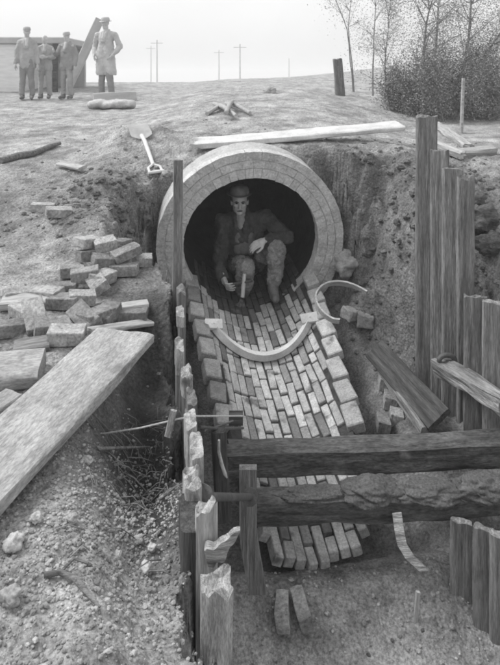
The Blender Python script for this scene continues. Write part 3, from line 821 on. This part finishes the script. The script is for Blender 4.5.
plant('sapling', gp(452,112), 3.1, 2, .22, .12, 'leafy sapling at the right of the thicket, its crown leaving the photo', 'sapling', 3200, .03, .31, (.55,1.1), M['leaf'], .035, 15, .12, 0, G1)
plant('sapling', gp(372,96), 3.0, 1, .1, .02, 'pale sapling set back at the far left of the thicket', 'sapling', 2000, .03, .26, (.8,1.3), M['leaf'], .02, 21, .35, 0, G1)
G2 = 'dark bushes on the right bank'
for i, (px, py, H, lab) in enumerate(((406,112,.55,'low dark bush at the left end of the bushes under the saplings'),(424,118,.95,'dense dark bush behind the tall sheeting board'),
        (447,120,1.25,'tallest dark bush, directly left of the thin pale stake'),(478,119,.75,'broad bush right of the thin pale stake'),(500,116,1.2,'bush at the right edge of the photo above the earth bank'))):
    plant('bush', gp(px,py), H, 7, .5, 0, lab, 'bush', 1150, .032, .2, (.45,1.1), M['leafdark'], .014, 40+i, .1, 0, G2)
plant('sapling', gp(356,92), 3.4, 2, .18, .05, 'faint wide crowned sapling standing just right of the short post', 'sapling', 800, .038, .28, (.9,1.4), M['leaf'], .016, 33, .4, 0, G1)
p = gp(461,133)
bm = bmesh.new(); tube(bm, [p-Vector((0,0,.1)), Vector((p.x+.03,p.y,P(463,78,p.y).z))], [.024,.02], 8)
tag(finish('stake', bm, M['woodpale'], base=p, smooth=60), 'thin pale upright stake in front of the bushes', 'stake')
p = hit(341,96); tt = P(337,60,p.y)
timber('stump_post', p-Vector((0,0,.2)), tt, .17, .14, (0,-1,.1), M['wood'], 'short old post leaning left alone on the crest', 'post', jag1=.03, warp=.012)

# ------------------------------------------------------------------ things on the mound
a = hit(206,152); b = hit(400,133)
a, b = rest(P(204,148,5.86), P(400,131,6.3), .03, .1)
timber('mound_plank', a, b, .24, .055, (0,-.2,1), M['form'], 'long pale plank lying across the mound directly above the arch ring', 'plank', jag0=.12, warp=.008)
# shovel
s1 = P(156,173,5.62); s0 = P(138,127,6.35); s0, s1 = rest(s0, s1, .0, .0); s0.z -= .01; s1.z -= .01; sd = (s1-s0); sl_ = sd.length; sx = sd.normalized()
nrm = Vector((0,-.25,1)); sid = nrm.cross(sx).normalized(); nrm = sx.cross(sid)
shv = thing('shovel', (s0+s1)/2, 'pale shovel with square blade and D grip lying on the slope left of the arch', 'shovel')
bm = bmesh.new(); gr = []
for i in range(9):
    t = i/8; row = []
    for j in range(9):
        u = j/4-1; hw = .115*(1-.12*(1-t)) if t < .85 else .115*(1-.5*(t-.85)/.15)
        row.append(bm.verts.new(s0+sx*(-.06+.30*t)+sid*u*hw+nrm*(.018*u*u+.012*math.sin(t*3))))
    gr.append(row)
for i in range(8):
    for j in range(8): bm.faces.new((gr[i][j],gr[i][j+1],gr[i+1][j+1],gr[i+1][j]))
bmesh.ops.solidify(bm, geom=bm.faces[:], thickness=.006); finish('blade', bm, M['limed'], shv, smooth=50)
bm = bmesh.new(); tube(bm, [s0+sx*.2+nrm*.02, s0+sx*.35+nrm*.045, s0+sx*(sl_-.12)+nrm*.02], [.022,.02,.018], 10); finish('shaft', bm, M['limed'], shv, smooth=60)
bm = bmesh.new(); e = s0+sx*(sl_-.13)+nrm*.02
tube(bm, [e, e+sx*.05+sid*.055, e+sx*.13+sid*.06], .013, 8); tube(bm, [e, e+sx*.05-sid*.055, e+sx*.13-sid*.06], .013, 8)
tube(bm, [e+sx*.13+sid*.075, e+sx*.13-sid*.075], .016, 8); finish('grip', bm, M['limed'], shv, smooth=60)
def stone(name, p, r, label, seed, m='stone', cat='stone', group=None, flat=.75):
    bm = bmesh.new(); rock(bm, p+Vector((0,0,r*.35)), r, seed, None, 4, flat)
    return tag(finish(name, bm, M[m], base=p, smooth=180), label, cat, group)
stone('stone', hit(167,176), .05, 'small pale stone beside the shovel grip', 3.1)
stone('stone', hit(270,93), .11, 'pale rounded stone on the crest of the mound', 5.7)
for i, (x0_, y0_, x1_, y1_, lf, lab) in enumerate(((207,116,226,108,.02,'short pale stick at the left of the stick heap on the mound'),(214,108,236,121,.05,'stick crossing over the others in the heap on the mound'),
        (226,106,250,116,.03,'longest stick at the right of the heap on the mound'),(226,120,233,107,.08,'steep short stick on top of the heap on the mound'))):
    a, b = rest(hit(x0_,y0_), hit(x1_,y1_), lf)
    bm = bmesh.new(); md = (a+b)/2+Vector((0,0,.03)); tube(bm, [a,md,b], [.028,.032,.024], 7); tag(finish('stick', bm, M['woodpale'], base=md, smooth=60), lab, 'stick', 'sticks on the mound')
bm = bmesh.new(); bp_ = [hit(px,py)+Vector((0,0,.03)) for px,py in ((0,164),(18,159),(34,156),(50,149),(60,146))]
tube(bm, bp_, [.035,.04,.034,.03,.02], 8); tag(finish('branch', bm, M['wood'], base=bp_[2], smooth=60), 'long thin bare branch lying on the slope at the left edge', 'branch')
a, b = rest(hit(60,167), hit(83,173), .0)
timber('board_piece', a+Vector((0,0,.03)), b+Vector((0,0,.04)), .09, .03, (0,-.3,1), M['woodpale'], 'small pale board scrap at the top of the left cut bank', 'board')

# ------------------------------------------------------------------ loose bricks on the left bank
def brick_mesh(seed, ln=.205, w=.1, h=.062):
    bm = bmesh.new(); box(bm, Matrix(), ln, w, h, .003, .0035, 5, seed)
    for v in bm.verts:
        c = noise.noise(v.co*22+Vector((seed*5,0,0)))
        if c > .35 and abs(v.co.x) > ln*.42: v.co *= .95
    me_ = bpy.data.meshes.new('brick'); bm.to_mesh(me_); bm.free(); me_.materials.append(M['loose'])
    me_.polygons.foreach_set('use_smooth', [True]*len(me_.polygons)); me_.set_sharp_from_angle(angle=R(30)); return me_
BM_ = [brick_mesh(k*3.7+1) for k in range(4)]
GB = 'loose bricks heaped on the left bank'
# px, py, yaw, pitch, roll, lift (levels of brick below), label
LB = [
 (87,252,62,8,4,2.2,'brick at the upper left of the heap, pale end toward the camera'),
 (105,254,25,-8,10,2.0,'brick at the very top of the heap leaning on its neighbours'),
 (122,252,70,6,0,1.7,'small looking brick end at the upper right of the heap'),
 (126,261,35,-14,6,1.3,'brick with bright top tilted just below the upper right end'),
 (124,275,3,0,0,.3,'brick lying lengthwise across at the right end of the heap'),
 (142,265,10,4,3,0,'grey brick half sunk in earth right of the heap'),
 (90,263,40,5,-5,1.1,'brick wedged flat in the middle of the upper heap'),
 (103,268,28,10,8,1.0,'bright topped brick in the centre of the heap'),
 (85,283,14,-6,3,1.0,'long pale brick bridging the lower half of the heap'),
 (97,290,-55,12,30,.5,'brick tipped on its corner showing a dark end, lower right of the heap'),
 (103,284,70,4,8,.4,'brick standing close behind the tipped corner brick'),
 (63,294,8,0,0,0,'flat dull brick left of the heap foot'),
 (82,305,20,6,4,.4,'blocky brick at the foot of the heap'),
 (65,307,-12,-4,0,0,'brick half hidden below the flat dull one'),
 (72,277,16,2,0,.3,'thin grey brick behind the long pale brick'),
 (35,325,-60,32,12,.5,'brick propped steeply against others at the left'),
 (67,342,6,2,4,.15,'rough brick lying broadside just left of the big plank'),
 (84,325,-40,20,35,.2,'brick balanced on its corner in front of the heap'),
 (96,323,60,4,0,.1,'brick beside the balanced corner brick'),
 (106,321,80,-4,3,.1,'end on brick touching the long broadside brick'),
 (132,321,2,0,0,.1,'clean long brick lying broadside above the plank end'),
 (20,301,30,4,0,0,'brick at the far left half sunk in rubble'),
 (45,300,-20,-3,4,.1,'brick between the left rubble and the heap'),
 (8,335,40,8,0,0,'brick at the left edge below the rubble'),
 (52,333,24,6,10,0,'dark brick lying under the propped brick'),
 (26,318,-35,4,6,.1,'pale brick behind the propped brick'),
 (59,216,24,6,6,0,'brick with a bright face alone high on the left cut bank'),
 (43,211,12,3,0,0,'dull brick beside the lone bright one on the cut bank'),
]
for i, (px, py, yaw, pi_, ro, lift, lab) in enumerate(LB):
    p = hit(px, py+lift*7)
    o = bpy.data.objects.new('brick', BM_[i%4]); COL.objects.link(o)
    o.scale = (rnd.uniform(.6,.85),rnd.uniform(.85,1),rnd.uniform(.9,1.05)) if i < 15 else (rnd.uniform(.8,1),1,1)
    o.location = p+Vector((0,0,.03+lift*.058)); o.rotation_euler = (R(ro), R(pi_), R(yaw))
    tag(o, lab, 'brick', GB)
def slab(name, px0, py0, px1, py1, w, t, m, lab, cat, lift=.02, jag=.0, dz=0.):
    a = hit(px0,py0); b = hit(px1,py1)
    a, b = rest(a, b, t*.35, w*.6)
    return timber(name, a, b, w, t, (0,-.1,1), M[m], lab, cat, jag0=jag, jag1=jag, warp=.004)
slab('board', 2,308,56,304,.13,.045,'woodpale','short pale board lying flat among the bricks at the left','board', .05)
slab('board', 100,312,148,306,.07,.02,'woodpale','thin pale lath lying behind the long broadside brick','board', .02)
slab('board', 88,337,150,328,.06,.025,'woodpale','pale batten lying just behind the end of the big plank','board', .03)
slab('board', 14,351,50,345,.1,.03,'wood','thin brown board lying below the propped brick','board', .02)
slab('timber_block', -16,383,42,377,.2,.075,'plank','thick squared timber end lying at the left edge','timber', .04)
slab('board', -14,423,14,405,.1,.05,'plank','board end poking in at the left edge beside the big plank','board', .04)
# the big plank
pa = Pz(124,335,1.215); pb = Pz(124,335,1.215)+Vector((-.25,-1.0,-.03)).normalized()*2.1
timber('scaffold_plank', pb, pa, .285, .05, (0,0,1), M['plank'], 'wide heavy plank lying diagonally on the left bank beside the trench', 'plank', jag1=.01, warp=.005, seed=4.)

# limestone lumps in the rubble at lower left
for i, (px, py, r, lab) in enumerate(((146,570,.018,'smooth white stone near the edge of the bank beside the dark sheeting plank'),(138,541,.013,'white stone just above the smooth one near the bank edge'),(152,549,.014,'angular white stone on the crumbling bank edge nearest the sheeting'),
        (14,545,.026,'large pale stone at the left near the big plank edge'),(10,600,.024,'lone pale stone at the lower left edge'),(72,520,.016,'pale lump in the middle of the rubble patch'),
        (88,462,.018,'pale lump at the top of the rubble close to the plank'),(125,497,.012,'small white stone in the right of the rubble'),(36,520,.018,'whitish lump left of the rubble patch'),(118,556,.012,'small white stone at the bottom of the rubble'))):
    stone('stone', hit(px,py), r, lab, 11+i*2.3, group='limestone lumps in the rubble')
stone('stone', hit(347,268), .13, 'large grey stone block in the earth right of the arch ring', 31.4, 'clod' if False else 'stone', flat=.9)
for px, py, eul, sc, lab in ((352,318,(8,14,35),(.16,.11,.09),'broken pale masonry lump lying left of its darker neighbour above the right header course'),(366,325,(-10,6,-20),(.13,.12,.11),'broken masonry lump at the right, above the fallen dark board')):
    p = hit(px,py)+Vector((0,0,.035)); bm = bmesh.new()
    vs = box(bm, Matrix(), *sc, .008, .012, 5, px*.1, rnd.uniform(.6,.85))
    for v in bm.verts: v.co += noise.noise_vector(v.co*26+Vector((px,0,0)))*.012
    o = finish('masonry_lump', bm, M['cement'], smooth=35); o.location = p; o.rotation_euler = [R(k) for k in eul]; tag(o, lab, 'masonry')
stone('stone', hit(330,253), .06, 'small stone at the foot of the ring on the right', 41.2)
# twigs at lower left
for i, (pts, lab) in enumerate(((((44,580),(60,577),(75,583),(84,594),(100,612)),'forked bare twig lying on the bare ground at lower left'),(((60,437),(100,452),(150,450)),'thin dark root sticking out of the trench edge under the plank'))):
    q = [hit(*k)+Vector((0,0,.012)) for k in pts]; bm = bmesh.new(); tube(bm, q, [.007]*(len(q)-1)+[.003], 6)
    if i == 0: tube(bm, [q[1], q[1]+Vector((.03,.02,.02)), q[1]+Vector((.07,.01,.015))], .004, 5)
    tag(finish('twig', bm, M['wood'], base=q[1], smooth=60), lab, 'twig')

# ------------------------------------------------------------------ left trench sheeting
GS = 'left trench sheeting planks'
sdir = Vector((-.17,1,0)).normalized(); sn = Vector((-1,-.17,0)).normalized()
def sheet(py, px, d, w, t, m, lab, depth=1.3, jag=.02, tiltx=0., topmat=None, name='sheeting_plank'):
    tp_ = P(px, py, d); bt = Vector((tp_.x+tiltx, tp_.y, tp_.z-depth))
    if topmat:
        o = thing(name, (tp_.x+tiltx,tp_.y,tp_.z-depth), lab, 'plank', GS)
        timber('board', bt, tp_-Vector((0,0,topmat[1])), w, t, sn, M[m], None, None, parent=o, warp=.004)
        timber('mortared_end', tp_-Vector((0,0,topmat[1]-.001)), tp_, w+.002, t+.004, sn, M[topmat[0]], None, None, parent=o, jag1=jag*.8, warp=.006)
        return o
    return timber(name, bt, tp_, w, t, sn, M[m], lab, 'plank', GS, jag1=jag, warp=.004)
timber('upright_board', P(177.5,300,3.42)-Vector((0,0,.9)), P(177.5,160,3.42), .052, .035, (0,-1,0), M['wood'], 'tall thin upright board standing in front of the left side of the arch ring', 'board', warp=.003)
sheet(291,181,3.3,.15,.045,'wood','farthest short sheeting plank just below the tall thin board')
sheet(313,181,3.12,.13,.036,'wood','second sheeting plank from the far end with a pale chipped top',topmat=('woodend',.05))
sheet(345,180,2.80,.13,.036,'wood','sheeting plank beside the left header course with narrow pale end',topmat=('woodend',.11))
sheet(376,186,2.50,.12,.04,'wood','sheeting plank with a battered mushroomed pale top',topmat=('woodend',.06),jag=.03)
sheet(398,191,2.32,.12,.036,'wood','sheeting plank with dull top above the string line')
sheet(419,191,2.16,.12,.036,'wooddark','sheeting plank below the string with a clean pale end',topmat=('woodend',.14))
sheet(447,194,2.00,.12,.038,'wooddark','sheeting plank with pale mottled end in the middle of the row',topmat=('woodend',.17))
sheet(481,193,1.86,.11,.048,'wooddark','sheeting plank with broad white mortared head beside the trench jack',topmat=('woodend',.085),jag=.03)
sheet(513,191,1.76,.16,.062,'wooddark','dark bare sheeting plank running to the bottom of the photo',jag=.004)  # dark wood paints in the shade on this plank's near face
o = sheet(517,207,1.70,.07,.06,'woodpale','splintered pale sheeting plank on the trench side at the bottom',depth=1.5,jag=.05)
sheet(590,216,1.55,.07,.075,'woodpale','near mortared sheeting plank, wood paled to imitate haze, at the bottom of the photo',depth=1.2,topmat=('woodend',.2),jag=.04)  # pale wood stands in for a hazy veil over the lowest plank
# splinter torn from the plank, and lath
bm = bmesh.new(); A, B, C_, D = [], [], [], []
for k in range(13):
    t = k/12; c = P(206+34*t, 552-20*t+3*math.sin(t*5), 1.66-.03*t); h = (.05*(1-t)**.7+.004)*(1+.25*math.sin(t*17)); dd = Vector((.0,.012*(1-.7*t),.004)); up = Vector((-.15,-.35,1)).normalized()
    A.append(c+up*h*.45-dd); B.append(c-up*h*(.7+.5*math.sin(t*3))-dd); C_.append(c-up*h*(.7+.5*math.sin(t*3))+dd); D.append(c+up*h*.45+dd)
strip(bm, A, B, C_, D); tag(finish('splinter', bm, M['woodend'], base=P(206,552,1.66), smooth=30), 'torn wedge of wood sticking out over the trench at the bottom', 'splinter')
timber('lath', P(168,437,2.2), P(174,411,2.2), .022, .012, (0,-1,0), M['woodend'], 'short pale lath leaning left of the sheeting by the string', 'lath')
# string line and iron bar, dangling cord
bm = bmesh.new(); tube(bm, [P(60,440,2.35), P(140,428,2.25), P(178,419,2.2), P(196,416,2.25), P(243,416,2.7)], .0032, 6)
tag(finish('string_line', bm, M['rope'], base=P(178,419,2.2), smooth=60), 'pale string stretched across the sheeting tops toward the channel', 'string')
bm = bmesh.new(); tube(bm, [P(200,427,2.35), P(222,429,2.5), P(243,428,2.7)], .006, 6); tube(bm, [P(205,431,2.4), P(233,421,2.6)], .004, 6)
tag(finish('iron_rod', bm, M['iron'], base=P(222,429,2.5), smooth=60), 'thin iron rod below the string beside the dark wooden peg', 'rod')
timber('peg', P(229,418,2.75), P(243,418,2.75), .05, .045, (0,-1,0), M['wooddark'], 'dark wooden peg at the end of the string by the bricks', 'peg')
bm = bmesh.new(); tube(bm, [P(219,440,2.4), P(219,452,2.4), P(221,462,2.42), P(225,474,2.4), P(227,478,2.4)], [.005,.006,.008,.008,.003], 7)
tag(finish('rope_end', bm, M['rope'], base=P(219,440,2.4), smooth=60), 'short pale rope end hanging over the dark trench', 'rope')
timber('upright_strut', P(223,520,2.45), P(218,430,2.45), .06, .04, (0,-1,0), M['wooddark'], 'dark upright stick between the sheeting and the cross timber', 'stick')
# trench jack
j0, j1 = P(202,497,1.86), P(250,497,2.62)
tj = thing('trench_jack', (j0+j1)/2, 'iron trench jack bar bracing the sheeting below the cross timber', 'trench jack')
bm = bmesh.new(); tube(bm, [j0, j1], .0135, 10); finish('rod', bm, M['iron'], tj, smooth=60)
for k in (j0, j1):
    bm = bmesh.new(); dv = (j1-j0).normalized(); tube(bm, [k-dv*.012, k+dv*.012], .036, 12); finish('foot_plate', bm, M['iron'], tj, smooth=40)
# dark curved plank at left of the beams
bm = bmesh.new(); A, B, C_, D = [], [], [], []
for i in range(15):
    t = i/14; c = P(248+16*max(0,t-.5)**1.2*1.4, 470+125*t, 2.72); w = .04
    A.append(c+Vector((-w,0,0))); B.append(c+Vector((w,0,0))); C_.append(c+Vector((w,.04,0))); D.append(c+Vector((-w,.04,0)))
strip(bm, A, B, C_, D); tag(finish('bent_board', bm, M['woodv'], base=P(256,595,2.72), smooth=30), 'dark bent board standing at the left end of the cross timbers', 'board')

# ------------------------------------------------------------------ cross timbers
timber('cross_timber', P(229,458.5,3.27), P(520,450,3.27)+Vector((.25,.02,0)), .15, .15, (0,-1,.02), M['beam'], 'heavy square timber braced across the channel, upper of the two', 'timber', warp=.012, jag0=.02, seed=2.)
timber('cross_timber', P(253,508,3.0), P(520,497,3.0)+Vector((.2,0,0)), .13, .11, (0,-1,.05), M['beam'], 'mud caked timber lying below and in front of the upper cross timber', 'timber', warp=.016, jag0=.03, seed=9.)
def heap(px, py, d, rx, ry, rz, lab, m='clod', seed=1):
    c = P(px, py, d); bm = bmesh.new(); q = bmesh.ops.create_icosphere(bm, subdivisions=5, radius=1)
    for v in q['verts']:
        n = v.co.copy(); n *= 1+.3*noise.noise(n*1.7+Vector((seed,0,0)))+.15*noise.noise(n*4+Vector((seed,3,0)))+.06*noise.noise(n*9)+.035*noise.noise(n*21)
        v.co = c+Vector((n.x*rx,n.y*ry,n.z*rz))
    tone_fill(bm, lambda f: .12); tag(finish('earth_heap', bm, M[m], base=c, smooth=180), lab, 'heap of earth', 'earth heaps on the lower timber')
heap(372,492,3.0,.16,.09,.055,'dark earth heap on the lower timber nearest the bricks',seed=1)
heap(428,491,3.0,.19,.09,.045,'middle earth heap on the lower timber',seed=5)
heap(484,488,3.0,.15,.09,.06,'rightmost earth heap on the lower timber',seed=8)
heap(318,494,3.0,.2,.06,.025,'thin mud smear on the left half of the lower timber',seed=12)
# bricks built up by the right boards, bricks standing in the pit
GP = 'single bricks right of the channel and in the pit'
def put(px, py, d, eul, lab, s=(1,1,1)):
    o = bpy.data.objects.new('brick', BM_[rnd.randrange(4)]); COL.objects.link(o); o.location = P(px,py,d); o.rotation_euler = [R(k) for k in eul]; o.scale = s
    tag(o, lab, 'brick', GP)
for px, py, lab in ((385,381,'upper brick of the short stepped column beside the fallen boards'),(390,399,'second brick of the short stepped column beside the fallen boards'),(396,416,'third brick of the short stepped column beside the fallen boards')):
    p = P(px,py,600*2.2/(py-76)); put(px, py, 4.25-(py-381)*.007, (8,0,80), lab, (.75,.85,1.4))
put(383,423,3.9,(8,0,85),'lowest brick tucked against the cross timber', (.7,.8,1.2))
put(283,611,2.72,(80,8,84),'left one of two bricks standing upright in the pit', (.8,.8,1)); put(302,609,2.72,(75,-5,100),'right one of two bricks standing upright in the pit', (.8,.8,1))
# fallen boards on the right
timber('fallen_board', P(376,350,4.35), P(440,421,3.55), .17, .035, (-.5,-.5,.75), M['wooddark'], 'dark fallen board sloping down in front of the sheeting boards', 'board', jag0=.03)
timber('fallen_board', P(382,372,4.2), P(424,432,3.5), .05, .03, (-.8,-.6,.2), M['wood'], 'lighter edge board under the dark fallen board', 'board', jag0=.02)
# log with an eye bolt
l0, l1 = P(440,366,3.85), P(508,412,3.2)
lg = thing('waling_log', l1, 'sloping squared log with a dark iron eye at its upper end', 'log')
timber('log', l0, l1, .12, .10, (0,-.6,.8), M['wood'], None, None, parent=lg, warp=.02, jag0=.03)
bm = bmesh.new(); c = P(446,359,3.8); tube(bm, [c+Vector((math.cos(a)*.05,-.02,math.sin(a)*.034)) for a in [k*math.tau/16 for k in range(17)]], .016, 8, False); finish('iron_eye', bm, M['iron'], lg, smooth=60)
# right sheeting boards
GR = 'right trench sheeting boards'
def rb(px, ptop, pbot, d, w, t, lab, jag=.02, face=(-.35,-1,0), m='wood'):
    return timber('sheeting_board', P(px,pbot,d)-Vector((0,0,.3)), P(px,ptop,d), w, t, face, M[m], lab, 'board', GR, jag1=jag, warp=.005)
rb(426,118,388,4.22,.145,.05,'tallest sheeting board, leftmost of the right row', .02)
rb(440,152,386,4.12,.12,.04,'sheeting board close behind the right side of the tallest board', .02, (-.6,-1,0))
rb(452,170,392,3.98,.13,.05,'sheeting board with a sawn top third from the left of the right row', .015)
rb(466,182,398,3.90,.12,.045,'narrow dark sheeting board with splintered top in the right row', .05, (.3,-1,0))
rb(475,298,405,3.62,.13,.045,'short sheeting board right of the sloping log', .02)
rb(496,304,410,3.50,.14,.045,'short sheeting board at the right edge', .02)
rb(443,168,300,4.45,.12,.04,'back sheeting board seen between the tall boards', .04)
rb(484,528,640,2.75,.09,.04,'muddy board standing at the right of the pit, middle of three', .012)
rb(462,522,628,2.85,.1,.035,'leftmost of the three boards standing in the pit right of the bark strip', .012)
rb(500,534,650,2.7,.09,.04,'muddy board at the right edge of the pit, nearest of three', .01)
# lath and strip hanging in the pit
bm = bmesh.new(); sp_ = [P(*k) for k in ((397,514,2.9),(399,530,2.87),(402,545,2.85),(410,558,2.83),(424,571,2.8))]
A = [p+Vector((-.022,-.004,0)) for p in sp_]; B = [p+Vector((.022,-.004,.006)) for p in sp_]; C_ = [p+Vector((.022,.006,.006)) for p in sp_]; D = [p+Vector((-.022,.006,0)) for p in sp_]
strip(bm, A, B, C_, D); tag(finish('bark_strip', bm, M['woodend'], base=sp_[0], smooth=40), 'pale curling strip of bark hanging below the lower timber', 'bark strip')
timber('lath', P(416,622,2.75), P(419,592,2.75), .018, .012, (0,-1,0), M['woodpale'], 'thin pale lath standing in the pit below the bark strip', 'lath')
# fallen timbers on the right bank behind the boards
for i, (x0_, y0_, x1_, y1_, w, lab) in enumerate(((436,128,468,151,.11,'pale log end lying behind the tallest sheeting board'),(436,150,462,160,.09,'pale board lying across the bank right of the tall boards'),(455,159,492,155,.11,'flat pale board farthest right on the bank'))):
    a, b = rest(hit(x0_,y0_), hit(x1_,y1_), .025, w*.6); timber('bank_timber', a, b, w, .07, (0,-.3,1), M['woodpale'], lab, 'timber', 'timbers lying on the right bank', jag0=.03, jag1=.03, warp=.01)
for i, (px, py, r, lab) in enumerate(((478,226,.13,'big clod with a dark hollow under it on the right bank'),(489,250,.11,'lower clod on the right bank face'),(474,205,.1,'upper clod on the right bank face'))):
    stone('earth_clod', hit(px,py), r, lab, 60+i*3, 'beam', 'clod', 'clods on the right bank')

# ------------------------------------------------------------------ air, light, camera
bm = bmesh.new(); box(bm, Matrix.Translation((0,330,.5)), 840, 780, 17)
hz = finish('haze', bm, M['earth']); hz['kind'] = 'stuff'
hm = bpy.data.materials.new('haze'); hm.use_nodes = True; nt = hm.node_tree
nt.nodes.remove(nt.nodes['Principled BSDF']); pv = nt.nodes.new('ShaderNodeVolumePrincipled')
pv.inputs['Color'].default_value = (.95,.95,.95,1); pv.inputs['Density'].default_value = .0045; pv.inputs['Anisotropy'].default_value = .2
nt.links.new(pv.outputs[0], nt.nodes['Material Output'].inputs['Volume'])
hz.data.materials.clear(); hz.data.materials.append(hm)

sundir = Vector((-.62,.16,.78)).normalized()
w = bpy.data.worlds.new('World'); S.world = w; w.use_nodes = True; nt = w.node_tree
sky = nt.nodes.new('ShaderNodeTexSky'); sky.sky_type = 'NISHITA'; sky.sun_disc = False
sky.sun_elevation = math.asin(sundir.z); sky.sun_rotation = math.atan2(sundir.x, sundir.y); sky.dust_density = 6; sky.air_density = 1.5
bw = nt.nodes.new('ShaderNodeRGBToBW'); nt.links.new(sky.outputs[0], bw.inputs[0])
cl = nt.nodes.new('ShaderNodeTexNoise'); cl.inputs['Scale'].default_value = 1.6; cl.inputs['Detail'].default_value = 5
mr = nt.nodes.new('ShaderNodeMapRange'); mr.inputs[1].default_value = .3; mr.inputs[2].default_value = .7; mr.inputs[3].default_value = 4.7; mr.inputs[4].default_value = 6.6
tcw = nt.nodes.new('ShaderNodeTexCoord'); nt.links.new(tcw.outputs['Generated'], cl.inputs[0]); nt.links.new(cl.outputs[0], mr.inputs[0])
mx = nt.nodes.new('ShaderNodeMix'); mx.data_type = 'RGBA'; mx.inputs[0].default_value = .62      # thin white overcast over the clear sky
nt.links.new(bw.outputs[0], mx.inputs[6]); nt.links.new(mr.outputs[0], mx.inputs[7])
bg = nt.nodes['Background']; nt.links.new(mx.outputs[2], bg.inputs[0]); bg.inputs[1].default_value = .15
sun = bpy.data.lights.new('sun', 'SUN'); sun.energy = 1.5; sun.angle = R(22); sun.color = (1,1,1)
so = bpy.data.objects.new('sun', sun); COL.objects.link(so); so.rotation_euler = (-sundir).to_track_quat('-Z','Y').to_euler()

cam = bpy.data.cameras.new('camera'); cam.sensor_fit = 'HORIZONTAL'; cam.sensor_width = 36; cam.lens = 36*F/500
cam.shift_y = -(332.5-YH)/500; cam.clip_start = .05; cam.clip_end = 6000
co = bpy.data.objects.new('camera', cam); COL.objects.link(co); co.location = (0,0,CAMZ); co.rotation_euler = (R(90),0,0); S.camera = co
S.view_settings.view_transform = 'Standard'; S.view_settings.look = 'None'; S.view_settings.exposure = .5; S.view_settings.gamma = 1
S.render.engine = 'CYCLES'; S.cycles.max_bounces = 6; S.cycles.volume_bounces = 1; S.render.filter_size = 2.0; S.cycles.filter_width = 2.0
